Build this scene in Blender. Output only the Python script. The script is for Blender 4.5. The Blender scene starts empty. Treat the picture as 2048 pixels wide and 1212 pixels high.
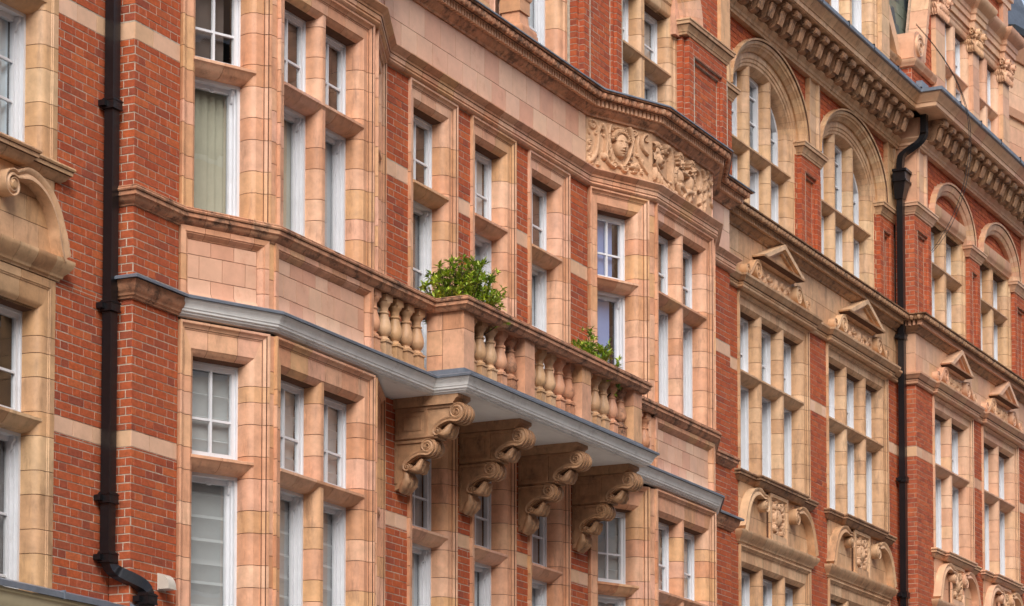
import bpy, bmesh, math, random
import numpy as np
from mathutils import Vector
random.seed(7); rng = np.random.default_rng(7)
SC = bpy.context.scene
R_ = math.radians

# ------------------------------------------------------------------ camera
CAM = (-21.237, -14.118, 1.65); FPX = 5751.8; YAW = R_(64.2787); PIT = R_(4.0414); PCX = 1050.96; PCY = 1580.26
cam = bpy.data.cameras.new('camera'); camo = bpy.data.objects.new('camera', cam); SC.collection.objects.link(camo)
camo.location = CAM; camo.rotation_euler = (math.pi/2 + PIT, 0, -YAW)
cam.sensor_width = 36; cam.lens = FPX/2048*36
cam.shift_x = -(PCX-1024)/2048; cam.shift_y = (PCY-606)/2048
cam.clip_start = 0.5; cam.clip_end = 3000
cam.dof.use_dof = True; cam.dof.focus_distance = 33; cam.dof.aperture_fstop = 8.0
SC.camera = camo
# ------------------------------------------------------------------ sky, sun, exposure
SUN_EL, SUN_AZ = R_(42), R_(236)          # azimuth measured from +Y towards +X
w = bpy.data.worlds.new('World'); SC.world = w; w.use_nodes = True
nt = w.node_tree; nt.nodes.clear()
sky = nt.nodes.new('ShaderNodeTexSky'); sky.sky_type = 'NISHITA'; sky.sun_disc = False
sky.sun_elevation = SUN_EL; sky.sun_rotation = SUN_AZ; sky.dust_density = 3.0; sky.air_density = 1.0
hs = nt.nodes.new('ShaderNodeHueSaturation'); hs.inputs['Saturation'].default_value = 0.62
bg = nt.nodes.new('ShaderNodeBackground'); bg.inputs[1].default_value = 0.14
wo = nt.nodes.new('ShaderNodeOutputWorld')
nt.links.new(sky.outputs[0], hs.inputs['Color']); nt.links.new(hs.outputs[0], bg.inputs[0]); nt.links.new(bg.outputs[0], wo.inputs[0])
sl = bpy.data.lights.new('sun', 'SUN'); sl.energy = 1.5; sl.angle = R_(30); sl.color = (1, .975, .94)
so = bpy.data.objects.new('sun', sl); SC.collection.objects.link(so)
sd = Vector((math.sin(SUN_AZ)*math.cos(SUN_EL), math.cos(SUN_AZ)*math.cos(SUN_EL), math.sin(SUN_EL)))
so.rotation_euler = sd.to_track_quat('Z', 'Y').to_euler(); so.location = (0, -30, 40)
SC.view_settings.view_transform = 'Standard'; SC.view_settings.look = 'None'
SC.view_settings.exposure = 0.64; SC.view_settings.gamma = 1.0
SC.cycles.max_bounces = 8; SC.cycles.transparent_max_bounces = 12

def project(x, y, z):
    dx, dy, dz = x-CAM[0], y-CAM[1], z-CAM[2]
    cy, sy = math.cos(YAW), math.sin(YAW)
    a = cy*dx - sy*dy; b = sy*dx + cy*dy          # right, forward (level)
    cp, sp = math.cos(PIT), math.sin(PIT)
    f = b*cp + dz*sp; u = -b*sp + dz*cp
    return PCX + FPX*a/f, PCY - FPX*u/f, f

# ------------------------------------------------------------------ materials
def S(r, g, b):
    f = lambda c: (c/255/12.92 if c/255 <= .04045 else ((c/255+.055)/1.055)**2.4)
    return (f(r), f(g), f(b), 1)
MATS = {}
def mat(name, cols, rough=.6, mott=.25, mscale=6., bump=.15, bscale=60., spec=.4, dirt=None, dscale=(2.5, 2.5, .7), metal=0, coat=0):
    """cols: list of sRGB-ish linear colours picked per piece at random; mott: mottling; dirt: (colour, threshold, amount)"""
    m = bpy.data.materials.new(name); m.use_nodes = True; t = m.node_tree; N = t.nodes; L = t.links
    b = N['Principled BSDF']; b.inputs['Roughness'].default_value = rough
    b.inputs['Specular IOR Level'].default_value = spec; b.inputs['Metallic'].default_value = metal
    if coat: b.inputs['Coat Weight'].default_value = coat; b.inputs['Coat Roughness'].default_value = .25
    geo = N.new('ShaderNodeNewGeometry')
    if len(cols) > 1:
        at = N.new('ShaderNodeAttribute'); at.attribute_name = 'rnd'
        oi = N.new('ShaderNodeObjectInfo')
        ad = N.new('ShaderNodeMath'); ad.operation = 'ADD'; L.new(at.outputs['Fac'], ad.inputs[0]); L.new(oi.outputs['Random'], ad.inputs[1])
        fr = N.new('ShaderNodeMath'); fr.operation = 'FRACT'; L.new(ad.outputs[0], fr.inputs[0])
        cr = N.new('ShaderNodeValToRGB'); e = cr.color_ramp.elements
        while len(e) < len(cols): e.new(.5)
        for i, c in enumerate(cols): e[i].position = i/(len(cols)-1)*.999; e[i].color = c
        L.new(fr.outputs[0], cr.inputs[0]); col = cr.outputs[0]
    else:
        rg = N.new('ShaderNodeRGB'); rg.outputs[0].default_value = cols[0]; col = rg.outputs[0]
    nz = N.new('ShaderNodeTexNoise'); nz.inputs['Scale'].default_value = mscale; nz.inputs['Detail'].default_value = 6; nz.inputs['Roughness'].default_value = .65
    L.new(geo.outputs['Position'], nz.inputs['Vector'])
    mr = N.new('ShaderNodeMapRange'); mr.inputs[1].default_value = .3; mr.inputs[2].default_value = .7; mr.inputs[3].default_value = 1-mott; mr.inputs[4].default_value = 1+mott*.6
    L.new(nz.outputs[0], mr.inputs[0])
    mx = N.new('ShaderNodeMix'); mx.data_type = 'RGBA'; mx.blend_type = 'MULTIPLY'; mx.inputs[0].default_value = 1
    L.new(col, mx.inputs[6]); L.new(mr.outputs[0], mx.inputs[7]); col = mx.outputs[2]
    if dirt:
        mp = N.new('ShaderNodeMapping'); mp.inputs['Scale'].default_value = dscale; L.new(geo.outputs['Position'], mp.inputs[0])
        dn = N.new('ShaderNodeTexNoise'); dn.inputs['Scale'].default_value = 1.6; dn.inputs['Detail'].default_value = 8; dn.inputs['Roughness'].default_value = .72
        L.new(mp.outputs[0], dn.inputs['Vector'])
        dm = N.new('ShaderNodeMapRange'); dm.inputs[1].default_value = dirt[1]; dm.inputs[2].default_value = dirt[1]+.16; dm.inputs[3].default_value = 0; dm.inputs[4].default_value = dirt[2]
        L.new(dn.outputs[0], dm.inputs[0])
        m2 = N.new('ShaderNodeMix'); m2.data_type = 'RGBA'; L.new(dm.outputs[0], m2.inputs[0]); L.new(col, m2.inputs[6]); m2.inputs[7].default_value = dirt[0]; col = m2.outputs[2]
    L.new(col, b.inputs['Base Color'])
    if bump:
        bn = N.new('ShaderNodeTexNoise'); bn.inputs['Scale'].default_value = bscale; bn.inputs['Detail'].default_value = 4; L.new(geo.outputs['Position'], bn.inputs['Vector'])
        bp = N.new('ShaderNodeBump'); bp.inputs['Strength'].default_value = bump; bp.inputs['Distance'].default_value = .01
        L.new(bn.outputs[0], bp.inputs['Height']); L.new(bp.outputs[0], b.inputs['Normal'])
    MATS[name] = m; return m
SOOT = S(70, 58, 50)
M_BRICK = mat('red_brick', [S(166, 82, 54), S(182, 93, 58), S(170, 84, 55), S(190, 102, 62), S(148, 77, 58), S(176, 90, 60), S(186, 93, 54), S(162, 78, 52)], .85, .28, 22, .5, 90, .2, (S(118, 66, 54), .57, .35), (9, 9, 9))
M_BRICK2 = mat('orange_red_brick', [S(174, 88, 58), S(188, 102, 66), S(160, 82, 60), S(182, 94, 60)], .85, .3, 14, .5, 90, .2, (S(110, 52, 44), .58, .5), (5, 5, 5))
M_MORTAR = mat('lime_mortar', [S(198, 184, 166)], .95, .3, 20, .4, 80, .1)
M_MORTAR2 = mat('pink_mortar', [S(190, 160, 138)], .95, .3, 20, .4, 80, .1)
M_JOINT = mat('terracotta_joint', [S(94, 66, 50)], .95, .2, 20, 0)
TC = [S(218, 166, 132), S(210, 152, 118), S(224, 178, 146), S(206, 146, 108), S(220, 170, 144), S(214, 166, 120), S(198, 142, 108)]
M_TC = mat('salmon_terracotta', TC, .5, .22, 7, .2, 40, .45, (S(132, 92, 68), .54, .6), (5, 5, 1.1))
M_TCW = mat('weathered_terracotta', [S(200, 148, 116), S(190, 134, 102), S(204, 154, 120)], .6, .3, 8, .2, 40, .35, (SOOT, .475, .85), (4, 4, 5))
M_TCY = mat('buff_terracotta', [S(204, 164, 122), S(196, 152, 110), S(212, 176, 136), S(190, 146, 106), S(208, 168, 132)], .5, .22, 7, .2, 40, .45, (S(128, 98, 70), .53, .6), (5, 5, 1.1))
M_TCB = mat('brown_buff_terracotta', [S(206, 164, 124), S(194, 150, 112), S(214, 176, 138), S(200, 156, 118)], .52, .22, 7, .2, 40, .4, (S(112, 88, 66), .52, .6), (5, 5, 1.1))
M_TCBW = mat('weathered_buff_terracotta', [S(172, 130, 98), S(160, 120, 90), S(178, 140, 106)], .6, .3, 8, .2, 40, .35, (SOOT, .49, .8), (4, 4, 5))
M_TCP = mat('pink_terracotta', [S(214, 166, 134), S(206, 154, 122), S(220, 178, 146), S(210, 166, 126)], .5, .18, 5, .12, 30, .4, (S(150, 104, 78), .56, .45))
M_CARVE = mat('carved_buff_terracotta', [S(200, 160, 126)], .6, .25, 12, .3, 50, .3, (S(128, 90, 62), .56, .5), (6, 6, 4))
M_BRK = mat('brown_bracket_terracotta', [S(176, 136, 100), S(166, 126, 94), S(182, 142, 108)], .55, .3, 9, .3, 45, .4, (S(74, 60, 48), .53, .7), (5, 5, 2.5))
M_SKYREFL = mat('sky_reflection_blue', [S(124, 144, 192)], .9, .08, 2, 0)  # blue of the mirrored sky, put into a sheet behind the glass
M_NETB = mat('blue_white_net', [S(196, 212, 222)], .9, .08, 6, 0)
M_TILE = mat('pale_pink_tile', [S(216, 168, 140), S(222, 180, 152), S(210, 156, 128), S(224, 186, 156), S(206, 150, 124)], .42, .14, 4, .06, 30, .5, (S(176, 104, 76), .56, .55), (1.5, 1.5, 1.2))
M_BAND = mat('band_stone', [S(226, 186, 158), S(220, 178, 148), S(214, 174, 138)], .6, .15, 6, .15, 40, .3)
M_WHITE = mat('white_gloss_paint', [S(216, 218, 222)], .4, .06, 5, .03, 30, .5, (S(158, 152, 146), .6, .4), (5, 5, 3))
M_CORN = mat('grey_white_masonry_paint', [S(224, 224, 222)], .55, .12, 5, .25, 25, .3, (S(120, 118, 116), .55, .5), (2.2, 2.2, 5))
M_SOFF = mat('white_soffit_paint', [S(232, 232, 230)], .7, .08, 3, .1, 20, .2)
M_LEAD = mat('lead_sheet', [S(124, 132, 144)], .45, .25, 6, .3, 20, .5, (S(150, 156, 164), .56, .5), (4, 4, 4), .3)
M_BLACK = mat('black_gloss_paint', [S(20, 20, 23)], .3, .2, 10, .15, 40, .5, (S(44, 44, 48), .58, .5))
M_SLATE = mat('green_slate', [S(104, 112, 104), S(120, 126, 112), S(88, 98, 98), S(70, 78, 88), S(132, 132, 112)], .6, .25, 10, .3, 50, .4)
M_SLATE2 = mat('blue_slate', [S(74, 82, 94), S(88, 94, 104), S(60, 68, 80)], .5, .25, 10, .3, 50, .4)
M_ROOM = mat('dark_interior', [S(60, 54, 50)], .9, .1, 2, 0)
M_CREAM = mat('cream_fascia_paint', [S(190, 178, 146)], .5, .12, 3, .06, 20, .4, (S(140, 128, 104), .55, .4), (1, 1, 8))
M_CURT = mat('pleated_curtain', [S(178, 174, 154)], .9, .08, 6, 0)
M_CURT2 = mat('grey_net_curtain', [S(178, 182, 186)], .9, .08, 6, 0)
M_BLIND = mat('white_fabric_blind', [S(172, 174, 174)], .9, .06, 6, 0)
M_CURTD = mat('dark_curtain', [S(96, 84, 78)], .9, .1, 6, 0)
M_LEAF = mat('glossy_leaf', [S(100, 138, 30), S(150, 182, 46), S(190, 206, 76), S(84, 122, 36), S(206, 206, 96)], .4, .2, 30, 0, spec=.5)
M_STEM = mat('brown_stem', [S(70, 56, 44)], .9, .2, 30, .3)
M_SOIL = mat('potting_soil', [S(50, 38, 30)], .95, .3, 30, .5)
M_ASPH = mat('asphalt', [S(96, 96, 98)], .9, .2, 3, .4, 120)
M_PAVE = mat('paving_stone', [S(178, 174, 168)], .85, .2, 2, .2, 60)
M_VENT = mat('white_vent_paint', [S(196, 188, 176)], .45, .08, 8, .05)
M_CABLE = mat('black_cable', [S(24, 24, 24)], .6, 0, 1, 0)
def glass(name, tint, k):
    m = bpy.data.materials.new(name); m.use_nodes = True; t = m.node_tree; t.nodes.clear(); N = t.nodes; L = t.links
    o = N.new('ShaderNodeOutputMaterial'); mix = N.new('ShaderNodeMixShader'); tr = N.new('ShaderNodeBsdfTransparent'); gl = N.new('ShaderNodeBsdfGlossy')
    tr.inputs[0].default_value = tint; gl.inputs['Roughness'].default_value = .015; gl.inputs[0].default_value = (.95, .97, 1, 1)
    ge = N.new('ShaderNodeNewGeometry'); dp = N.new('ShaderNodeVectorMath'); dp.operation = 'DOT_PRODUCT'; L.new(ge.outputs['Incoming'], dp.inputs[0]); L.new(ge.outputs['Normal'], dp.inputs[1])
    ab = N.new('ShaderNodeMath'); ab.operation = 'ABSOLUTE'; L.new(dp.outputs['Value'], ab.inputs[0])
    om = N.new('ShaderNodeMath'); om.operation = 'SUBTRACT'; om.inputs[0].default_value = 1; L.new(ab.outputs[0], om.inputs[1])
    pw = N.new('ShaderNodeMath'); pw.operation = 'POWER'; pw.inputs[1].default_value = 4; L.new(om.outputs[0], pw.inputs[0])
    f = N.new('ShaderNodeMath'); f.operation = 'MULTIPLY_ADD'; f.inputs[1].default_value = .92; f.inputs[2].default_value = .08; L.new(pw.outputs[0], f.inputs[0])
    mm = N.new('ShaderNodeMath'); mm.operation = 'MULTIPLY'; mm.inputs[1].default_value = k; mm.use_clamp = True
    geo = N.new('ShaderNodeNewGeometry'); nz = N.new('ShaderNodeTexNoise'); nz.inputs['Scale'].default_value = 2.2; L.new(geo.outputs['Position'], nz.inputs['Vector'])
    bp = N.new('ShaderNodeBump'); bp.inputs['Strength'].default_value = .06; bp.inputs['Distance'].default_value = .02; L.new(nz.outputs[0], bp.inputs['Height']); L.new(bp.outputs[0], gl.inputs['Normal'])
    L.new(f.outputs[0], mm.inputs[0]); L.new(mm.outputs[0], mix.inputs[0]); L.new(tr.outputs[0], mix.inputs[1]); L.new(gl.outputs[0], mix.inputs[2]); L.new(mix.outputs[0], o.inputs[0]); return m
M_GLASS = glass('window_glass', (.93, .95, .95, 1), 1.3)

# ------------------------------------------------------------------ object helpers
COL = SC.collection; WP = {}
def link(o, parent, wpos=(0, 0, 0), rz=0):
    COL.objects.link(o); p = Vector(wpos)
    if parent is not None:
        o.parent = parent; o.location = p - WP[parent.name]
    else: o.location = p
    if rz: o.rotation_euler = (0, 0, rz)
    WP[o.name] = p; return o
def mesh(verts, faces, m=None, smooth=35, name='m', mats=None, fmat=None):
    me = bpy.data.meshes.new(name); me.from_pydata([tuple(v) for v in verts], [], faces)
    if m: me.materials.append(m)
    if smooth:
        me.polygons.foreach_set('use_smooth', [True]*len(me.polygons)); me.set_sharp_from_angle(angle=R_(smooth))
    me.update(); return me
def obj(name, vf, m, parent=None, at=(0, 0, 0), rz=0, smooth=35, kind=None):
    """vf: (verts, faces) in world axes relative to `at`"""
    me = vf if isinstance(vf, bpy.types.Mesh) else mesh(vf[0], vf[1], m, smooth, name)
    o = link(bpy.data.objects.new(name, me), parent, at, rz)
    if kind: o['kind'] = kind
    return o
def thing(name, label, cat, loc, group=None):
    o = link(bpy.data.objects.new(name, None), None, loc); o.empty_display_size = .3
    o['label'] = label; o['category'] = cat
    if group: o['group'] = group
    return o
class VF:
    def __init__(s): s.v = []; s.f = []
    def add(s, v, f):
        n = len(s.v); s.v += [tuple(p) for p in v]; s.f += [tuple(i+n for i in q) for q in f]; return s
    def box(s, x0, x1, y0, y1, z0, z1):
        return s.add([(x0,y0,z0),(x1,y0,z0),(x1,y1,z0),(x0,y1,z0),(x0,y0,z1),(x1,y0,z1),(x1,y1,z1),(x0,y1,z1)],
                     [(0,3,2,1),(4,5,6,7),(0,1,5,4),(1,2,6,5),(2,3,7,6),(3,0,4,7)])
    def prism(s, A, B, ca=True, cb=True):
        n = len(A)
        return s.add(list(A)+list(B), [(i, (i+1) % n, n+(i+1) % n, n+i) for i in range(n)] + ([tuple(range(n))[::-1]] if ca else []) + ([tuple(range(n, 2*n))] if cb else []))
    def get(s, fr=None): return ([fr.w(*p) for p in s.v] if fr else s.v), s.f
class Fr:
    """vertical face frame: local x along the face, y into the building, z up"""
    def __init__(s, x, y, a=0.): s.o = (x, y); s.a = a; s.c = math.cos(a); s.s = math.sin(a)
    def w(s, x, y, z): return (s.o[0]+x*s.c-y*s.s, s.o[1]+x*s.s+y*s.c, z)
MC = {}
def piece(name, key, build, m, parent, fr, x, y, z):
    """leaf piece with shared mesh: build() gives (verts, faces) around its own origin, in face axes"""
    k = (key, m.name)
    if k not in MC: v, f = build(); MC[k] = mesh(v, f, m, 35, name)
    return link(bpy.data.objects.new(name, MC[k]), parent, fr.w(x, y, z), fr.a)
GAP = .006
def splits(a, b, pat):
    out = [a]; i = 0
    while out[-1] + pat[i % len(pat)] < b - min(pat)*.55: out.append(out[-1]+pat[i % len(pat)]); i += 1
    out.append(b); return out
def r4(p): return tuple(tuple(round(c, 4) for c in q) for q in p)

# upright run of blocks, plan profile (x, y) closed
def upright(core_vf, parent, m, fr, prof, z0, z1, pat=(.3, .21), top=None, name='terracotta_block', x=0):
    zs = (splits(z0, z1-.5, pat)+[z1]) if (top is not None and z1-z0 > 1.2) else splits(z0, z1, pat); n = len(prof)
    for i in range(len(zs)-1):
        a, b = zs[i], zs[i+1]; last = i == len(zs)-2
        if last and top is not None:
            h = [t - a for t in top]
            piece(name, ('u', r4(prof), tuple(round(q, 4) for q in h)), lambda: VF().prism([(px, py, 0) for px, py in prof], [(px, py, hh) for (px, py), hh in zip(prof, h)], True, False).get(), m, parent, fr, x, 0, a)
        else:
            L = round(b-a-GAP, 4)
            piece(name, ('u', r4(prof), L), lambda: VF().prism([(px, py, 0) for px, py in prof], [(px, py, L) for px, py in prof]).get(), m, parent, fr, x, 0, a)
# course of blocks along a plan polyline; prof = [(d outward, z)] closed
def course(bld, name, path, prof, m, blen=.36, cname='terracotta_block', core=M_JOINT, segm=None, ends=(None, None), part_kind=None, off=.006):
    P = [Vector(p) for p in path]; n = len(P)-1
    D = [(P[i+1]-P[i]).normalized() for i in range(n)]
    def k(i):           # mitre slope at vertex i: shift along the segment per unit outward
        if i == 0 or i == n: return 0
        a = math.atan2(D[i-1].x*D[i].y-D[i-1].y*D[i].x, D[i-1].dot(D[i])); return math.tan(a/2)
    zr = sum(z for d, z in prof)/len(prof); dr = sum(d for d, z in prof)/len(prof)
    cp = [(d-off if d > .004 else d, z+(off*.5 if z < zr else -off*.5)) for d, z in prof]
    cv = VF(); segs = []
    for i in range(n):
        fr = Fr(P[i].x, P[i].y, math.atan2(D[i].y, D[i].x)); L = (P[i+1]-P[i]).length
        k0, k1 = k(i), k(i+1); segs.append((fr, L, k0, k1))
        sg = VF().prism([(-d*k0, -d, z) for d, z in cp], [(L+d*k1, -d, z) for d, z in cp]); v, f = sg.get(fr); cv.add(v, f)
    part = obj(name, (cv.v, cv.f), core, bld)
    for i, (fr, L, k0, k1) in enumerate(segs):
        mm = segm[i] if segm else m
        if mm is None: continue
        xs = splits(0, L, (blen,)) if L > blen*1.5 else [0, L]
        for j in range(len(xs)-1):
            a, b = xs[j], xs[j+1]; f0 = k0 if j == 0 else 0; f1 = k1 if j == len(xs)-2 else 0; Lb = round(b-a-(GAP if j < len(xs)-2 else 0), 4)
            piece(cname, ('c', r4(prof), Lb, round(f0, 4), round(f1, 4)), lambda: VF().prism([(-d*f0, -d, z) for d, z in prof], [(Lb+d*f1, -d, z) for d, z in prof]).get(), mm, part, fr, a, 0, 0)
    return part
def tiles(bld, name, fr, x0, x1, rows, wid, m, y=0., th=.03, stagger=True, cname='tile', core=M_JOINT):
    """rows: list of z levels; tiles laid between them"""
    part = obj(name, VF().box(x0+.012, x1-.012, y+.006, y+.05, rows[0], rows[-1]).get(fr), core, bld)
    for r in range(len(rows)-1):
        off = wid/2 if (stagger and r % 2) else 0
        xs = [x0]; x = x0 + (off if off else wid)
        while x < x1 - wid*.3: xs.append(x); x += wid
        xs.append(x1)
        for a, b in zip(xs[:-1], xs[1:]):
            W, H = round(b-a-GAP, 4), round(rows[r+1]-rows[r]-GAP, 4)
            piece(cname, ('t', W, H, th), lambda: VF().box(0, W, 0, th, 0, H).get(), m, part, fr, a, y, rows[r])
    return part

# ------------------------------------------------------------------ bricks
CO = .0762; BR = {}
def bricks(key, fr, x0, x1, z0, z1, pred=None, y=0., phase=0, back=.2, slab=True):
    B = BR.setdefault(key, dict(br=[], slab=[])); si = len(B['slab'])
    B['slab'].append(VF().box(x0+min(.006, (x1-x0)*.2), x1-min(.006, (x1-x0)*.2), y+.0028, y+back, z0, z1).get(fr))
    r0 = math.floor(z0/CO); r1 = math.ceil(z1/CO); st, hd = .235, .1175
    for r in range(r0, r1):
        a, b = max(r*CO, z0), min((r+1)*CO, z1)
        if b-a < .012: continue
        if x1-x0 < .13:
            if pred is None or pred((x0+x1)/2, (a+b)/2): B['br'].append((fr, x0+.003, x1-.003, a+.0045, b-.0045, y, si))
            continue
        per = st+hd; off = ((r % 2)*(st/2+hd/2) + phase) % per + rng.uniform(-.012, .012)
        x = x0 - per + off - (per if off > 0 else 0); i = 0
        while x < x1:
            wd = st if i % 2 == 0 else hd
            p, q = max(x, x0), min(x+wd, x1)
            if q-p > .018 and (pred is None or pred((p+q)/2, (a+b)/2)):
                B['br'].append((fr, p+.0048, q-.0048, a+.005, b-.005, y, si))
            x += wd; i += 1
def lay_bricks(key, bld, mb, mm, nmax=300):
    B = BR[key]; walls = [obj('brick_wall', sv, mm, bld, smooth=0) for sv in B['slab']]
    sc = []
    for i, (fr, p, q, a, b, y, si) in enumerate(B['br']):
        X, Y, Z = fr.w((p+q)/2, y, (a+b)/2); u, v, d = project(X, Y, Z)
        vis = -5 < u < 2053 and -5 < v < 1217
        sc.append((0 if vis else 1, d, i))
    sc.sort(); pick = set(i for vz, d, i in sc[:nmax] if vz == 0)
    V = []; F = []; rv = []
    for i, (fr, p, q, a, b, y, si) in enumerate(B['br']):
        jit = rng.uniform(-.002, .001)
        if i in pick:
            W, H = round((q-p)*200)/200, round((b-a)*400)/400
            piece('brick', ('b', W, H), lambda: VF().box(0, W, 0, .04, 0, H).get(), mb, walls[si], fr, p, y+jit, a)
        else:
            u, v, d = project(*fr.w((p+q)/2, y, (a+b)/2))
            if not (-500 < u < 2600 and -500 < v < 1800): continue
            n = len(V)
            for (x, yy, z) in ((p,y+jit,a),(q,y+jit,a),(q,y+.03,a),(p,y+.03,a),(p,y+jit,b),(q,y+jit,b),(q,y+.03,b),(p,y+.03,b)): V.append(fr.w(x, yy, z))
            F += [(n,n+1,n+5,n+4),(n+1,n+2,n+6,n+5),(n+3,n,n+4,n+7),(n,n+3,n+2,n+1),(n+4,n+5,n+6,n+7)]
            rv += [random.random()]*5
    if V:
        me = mesh(V, F, mb, 0, 'brickwork'); at = me.attributes.new('rnd', 'FLOAT', 'FACE'); at.data.foreach_set('value', rv)
        o = link(bpy.data.objects.new('brickwork', me), bld, WP[bld.name]); o.location = -WP[bld.name]; o['kind'] = 'stuff'; WP[o.name] = Vector((0, 0, 0))
    return walls

# ------------------------------------------------------------------ window parts
# profile of surround: (t inward from outer edge, proud +)
SUR = [(0, .035), (.022, .035), (.03, .02), (.045, .008), (.06, .003), (.06, -.006), (.073, -.006), (.073, -.013), (.145, -.013),
       (.152, -.022), (.168, -.03), (.186, -.048), (.2, -.07), (.21, -.1), (.215, -.13), (.216, -.18), (0, -.18)]
TS = .215; TE = .15
PLAIN = [(0, .012), (.07, .012), (.075, .004), (.085, .004), (.09, -.004), (.15, -.006), (.175, -.016), (.195, -.04), (.21, -.08), (.215, -.13), (.216, -.18), (0, -.18)]
def surround(bld, fr, x0, x1, z0, z1, m, hx=0., prof=SUR, mull=(), tz=None, pat=(.3, .21), lpat=.33, mt=None):
    core = VF(); mt = mt or m
    tq = [t + (hx if t > .1 else 0) for t, d in prof]          # head heights
    L = [(x0+t, -d) for t, d in prof]; Rr = [(x1-t, -d) for t, d in prof]
    top = [z1-q for q in tq]
    ins = [(t+.006 if t < .1 else t-.006, d-.008) for t, d in prof]; itop = [z1-.003-q for q in tq]
    core.prism([(x0+t, -d, z0) for t, d in ins], [(x0+t, -d, h) for (t, d), h in zip(ins, itop)], True, False)
    core.prism([(x1-t, -d, z0) for t, d in ins], [(x1-t, -d, h) for (t, d), h in zip(ins, itop)], True, False)
    core.prism([(x0+t, -d, h) for (t, d), h in zip(ins, itop)], [(x1-t, -d, h) for (t, d), h in zip(ins, itop)], False, False)
    for mx in mull: core.box(mx-.012, mx+.012, .035, .18, z0, z1-TS-hx)
    part = obj('window_surround', core.get(fr), M_JOINT, bld)
    upright(None, part, m, fr, [(t, -d) for t, d in prof], z0, z1, pat, [h for h in top], x=x0)
    upright(None, part, m, fr, [(-t, -d) for t, d in prof], z0, z1, pat, [h for h in top], x=x1)
    xs = splits(x0, x1, (lpat,))
    xs = [x0] + [a for a in xs[1:-1] if x0+.22 < a < x1-.22] + [x1]
    for i in range(len(xs)-1):
        a, b = xs[i], xs[i+1]
        A = [(0 if i else t, -d, -q) for (t, d), q in zip(prof, tq)]
        B = [((b-a-GAP) if i < len(xs)-2 else (b-a-t), -d, -q) for (t, d), q in zip(prof, tq)]
        e0, e1 = i > 0, i < len(xs)-2
        piece('lintel_block', ('h', r4(A), r4(B)), lambda: VF().prism(A, B, e0, e1).get(), m, part, fr, a, 0, z1)
    sp = [(d, t) for t, d in prof if .15 <= t]                   # splay for mullions
    if mull:
        half = [(.022, .022)] + [(.022+t-.15, -d) for t, d in prof if .15 < t < .2165]
        poly = [(hx_, y) for hx_, y in half] + [(-hx_, y) for hx_, y in half[::-1]]
        for mx in mull:
            if tz:
                upright(None, part, m, fr, poly, z0, tz-.02, pat, x=mx); upright(None, part, m, fr, poly, tz-.02, z1-.15-hx+.02, pat, x=mx)
            else: upright(None, part, m, fr, poly, z0, z1-.15-hx+.02, pat, x=mx)
    if tz:
        transom(part, fr, x0+TE, x1-TE, tz, mt, [mx for mx in mull])
    return part
TRN = [(.18, .055), (.02, .035), (.004, .03), (.004, .004), (.012, 0), (.03, -.018), (.05, -.05), (.085, -.078), (.12, -.09), (.16, -.094), (.18, -.095)]
def transom(part, fr, x0, x1, tz, m, mull=()):
    xs = splits(x0, x1, (.34,))
    for i in range(len(xs)-1):
        a, b = xs[i], xs[i+1]; Lb = round(b-a-(GAP if i < len(xs)-2 else 0), 4)
        piece('transom_block', ('tr', Lb), lambda: VF().prism([(0, y, z) for y, z in TRN], [(Lb, y, z) for y, z in TRN]).get(), m, part, fr, a, 0, tz)

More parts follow.
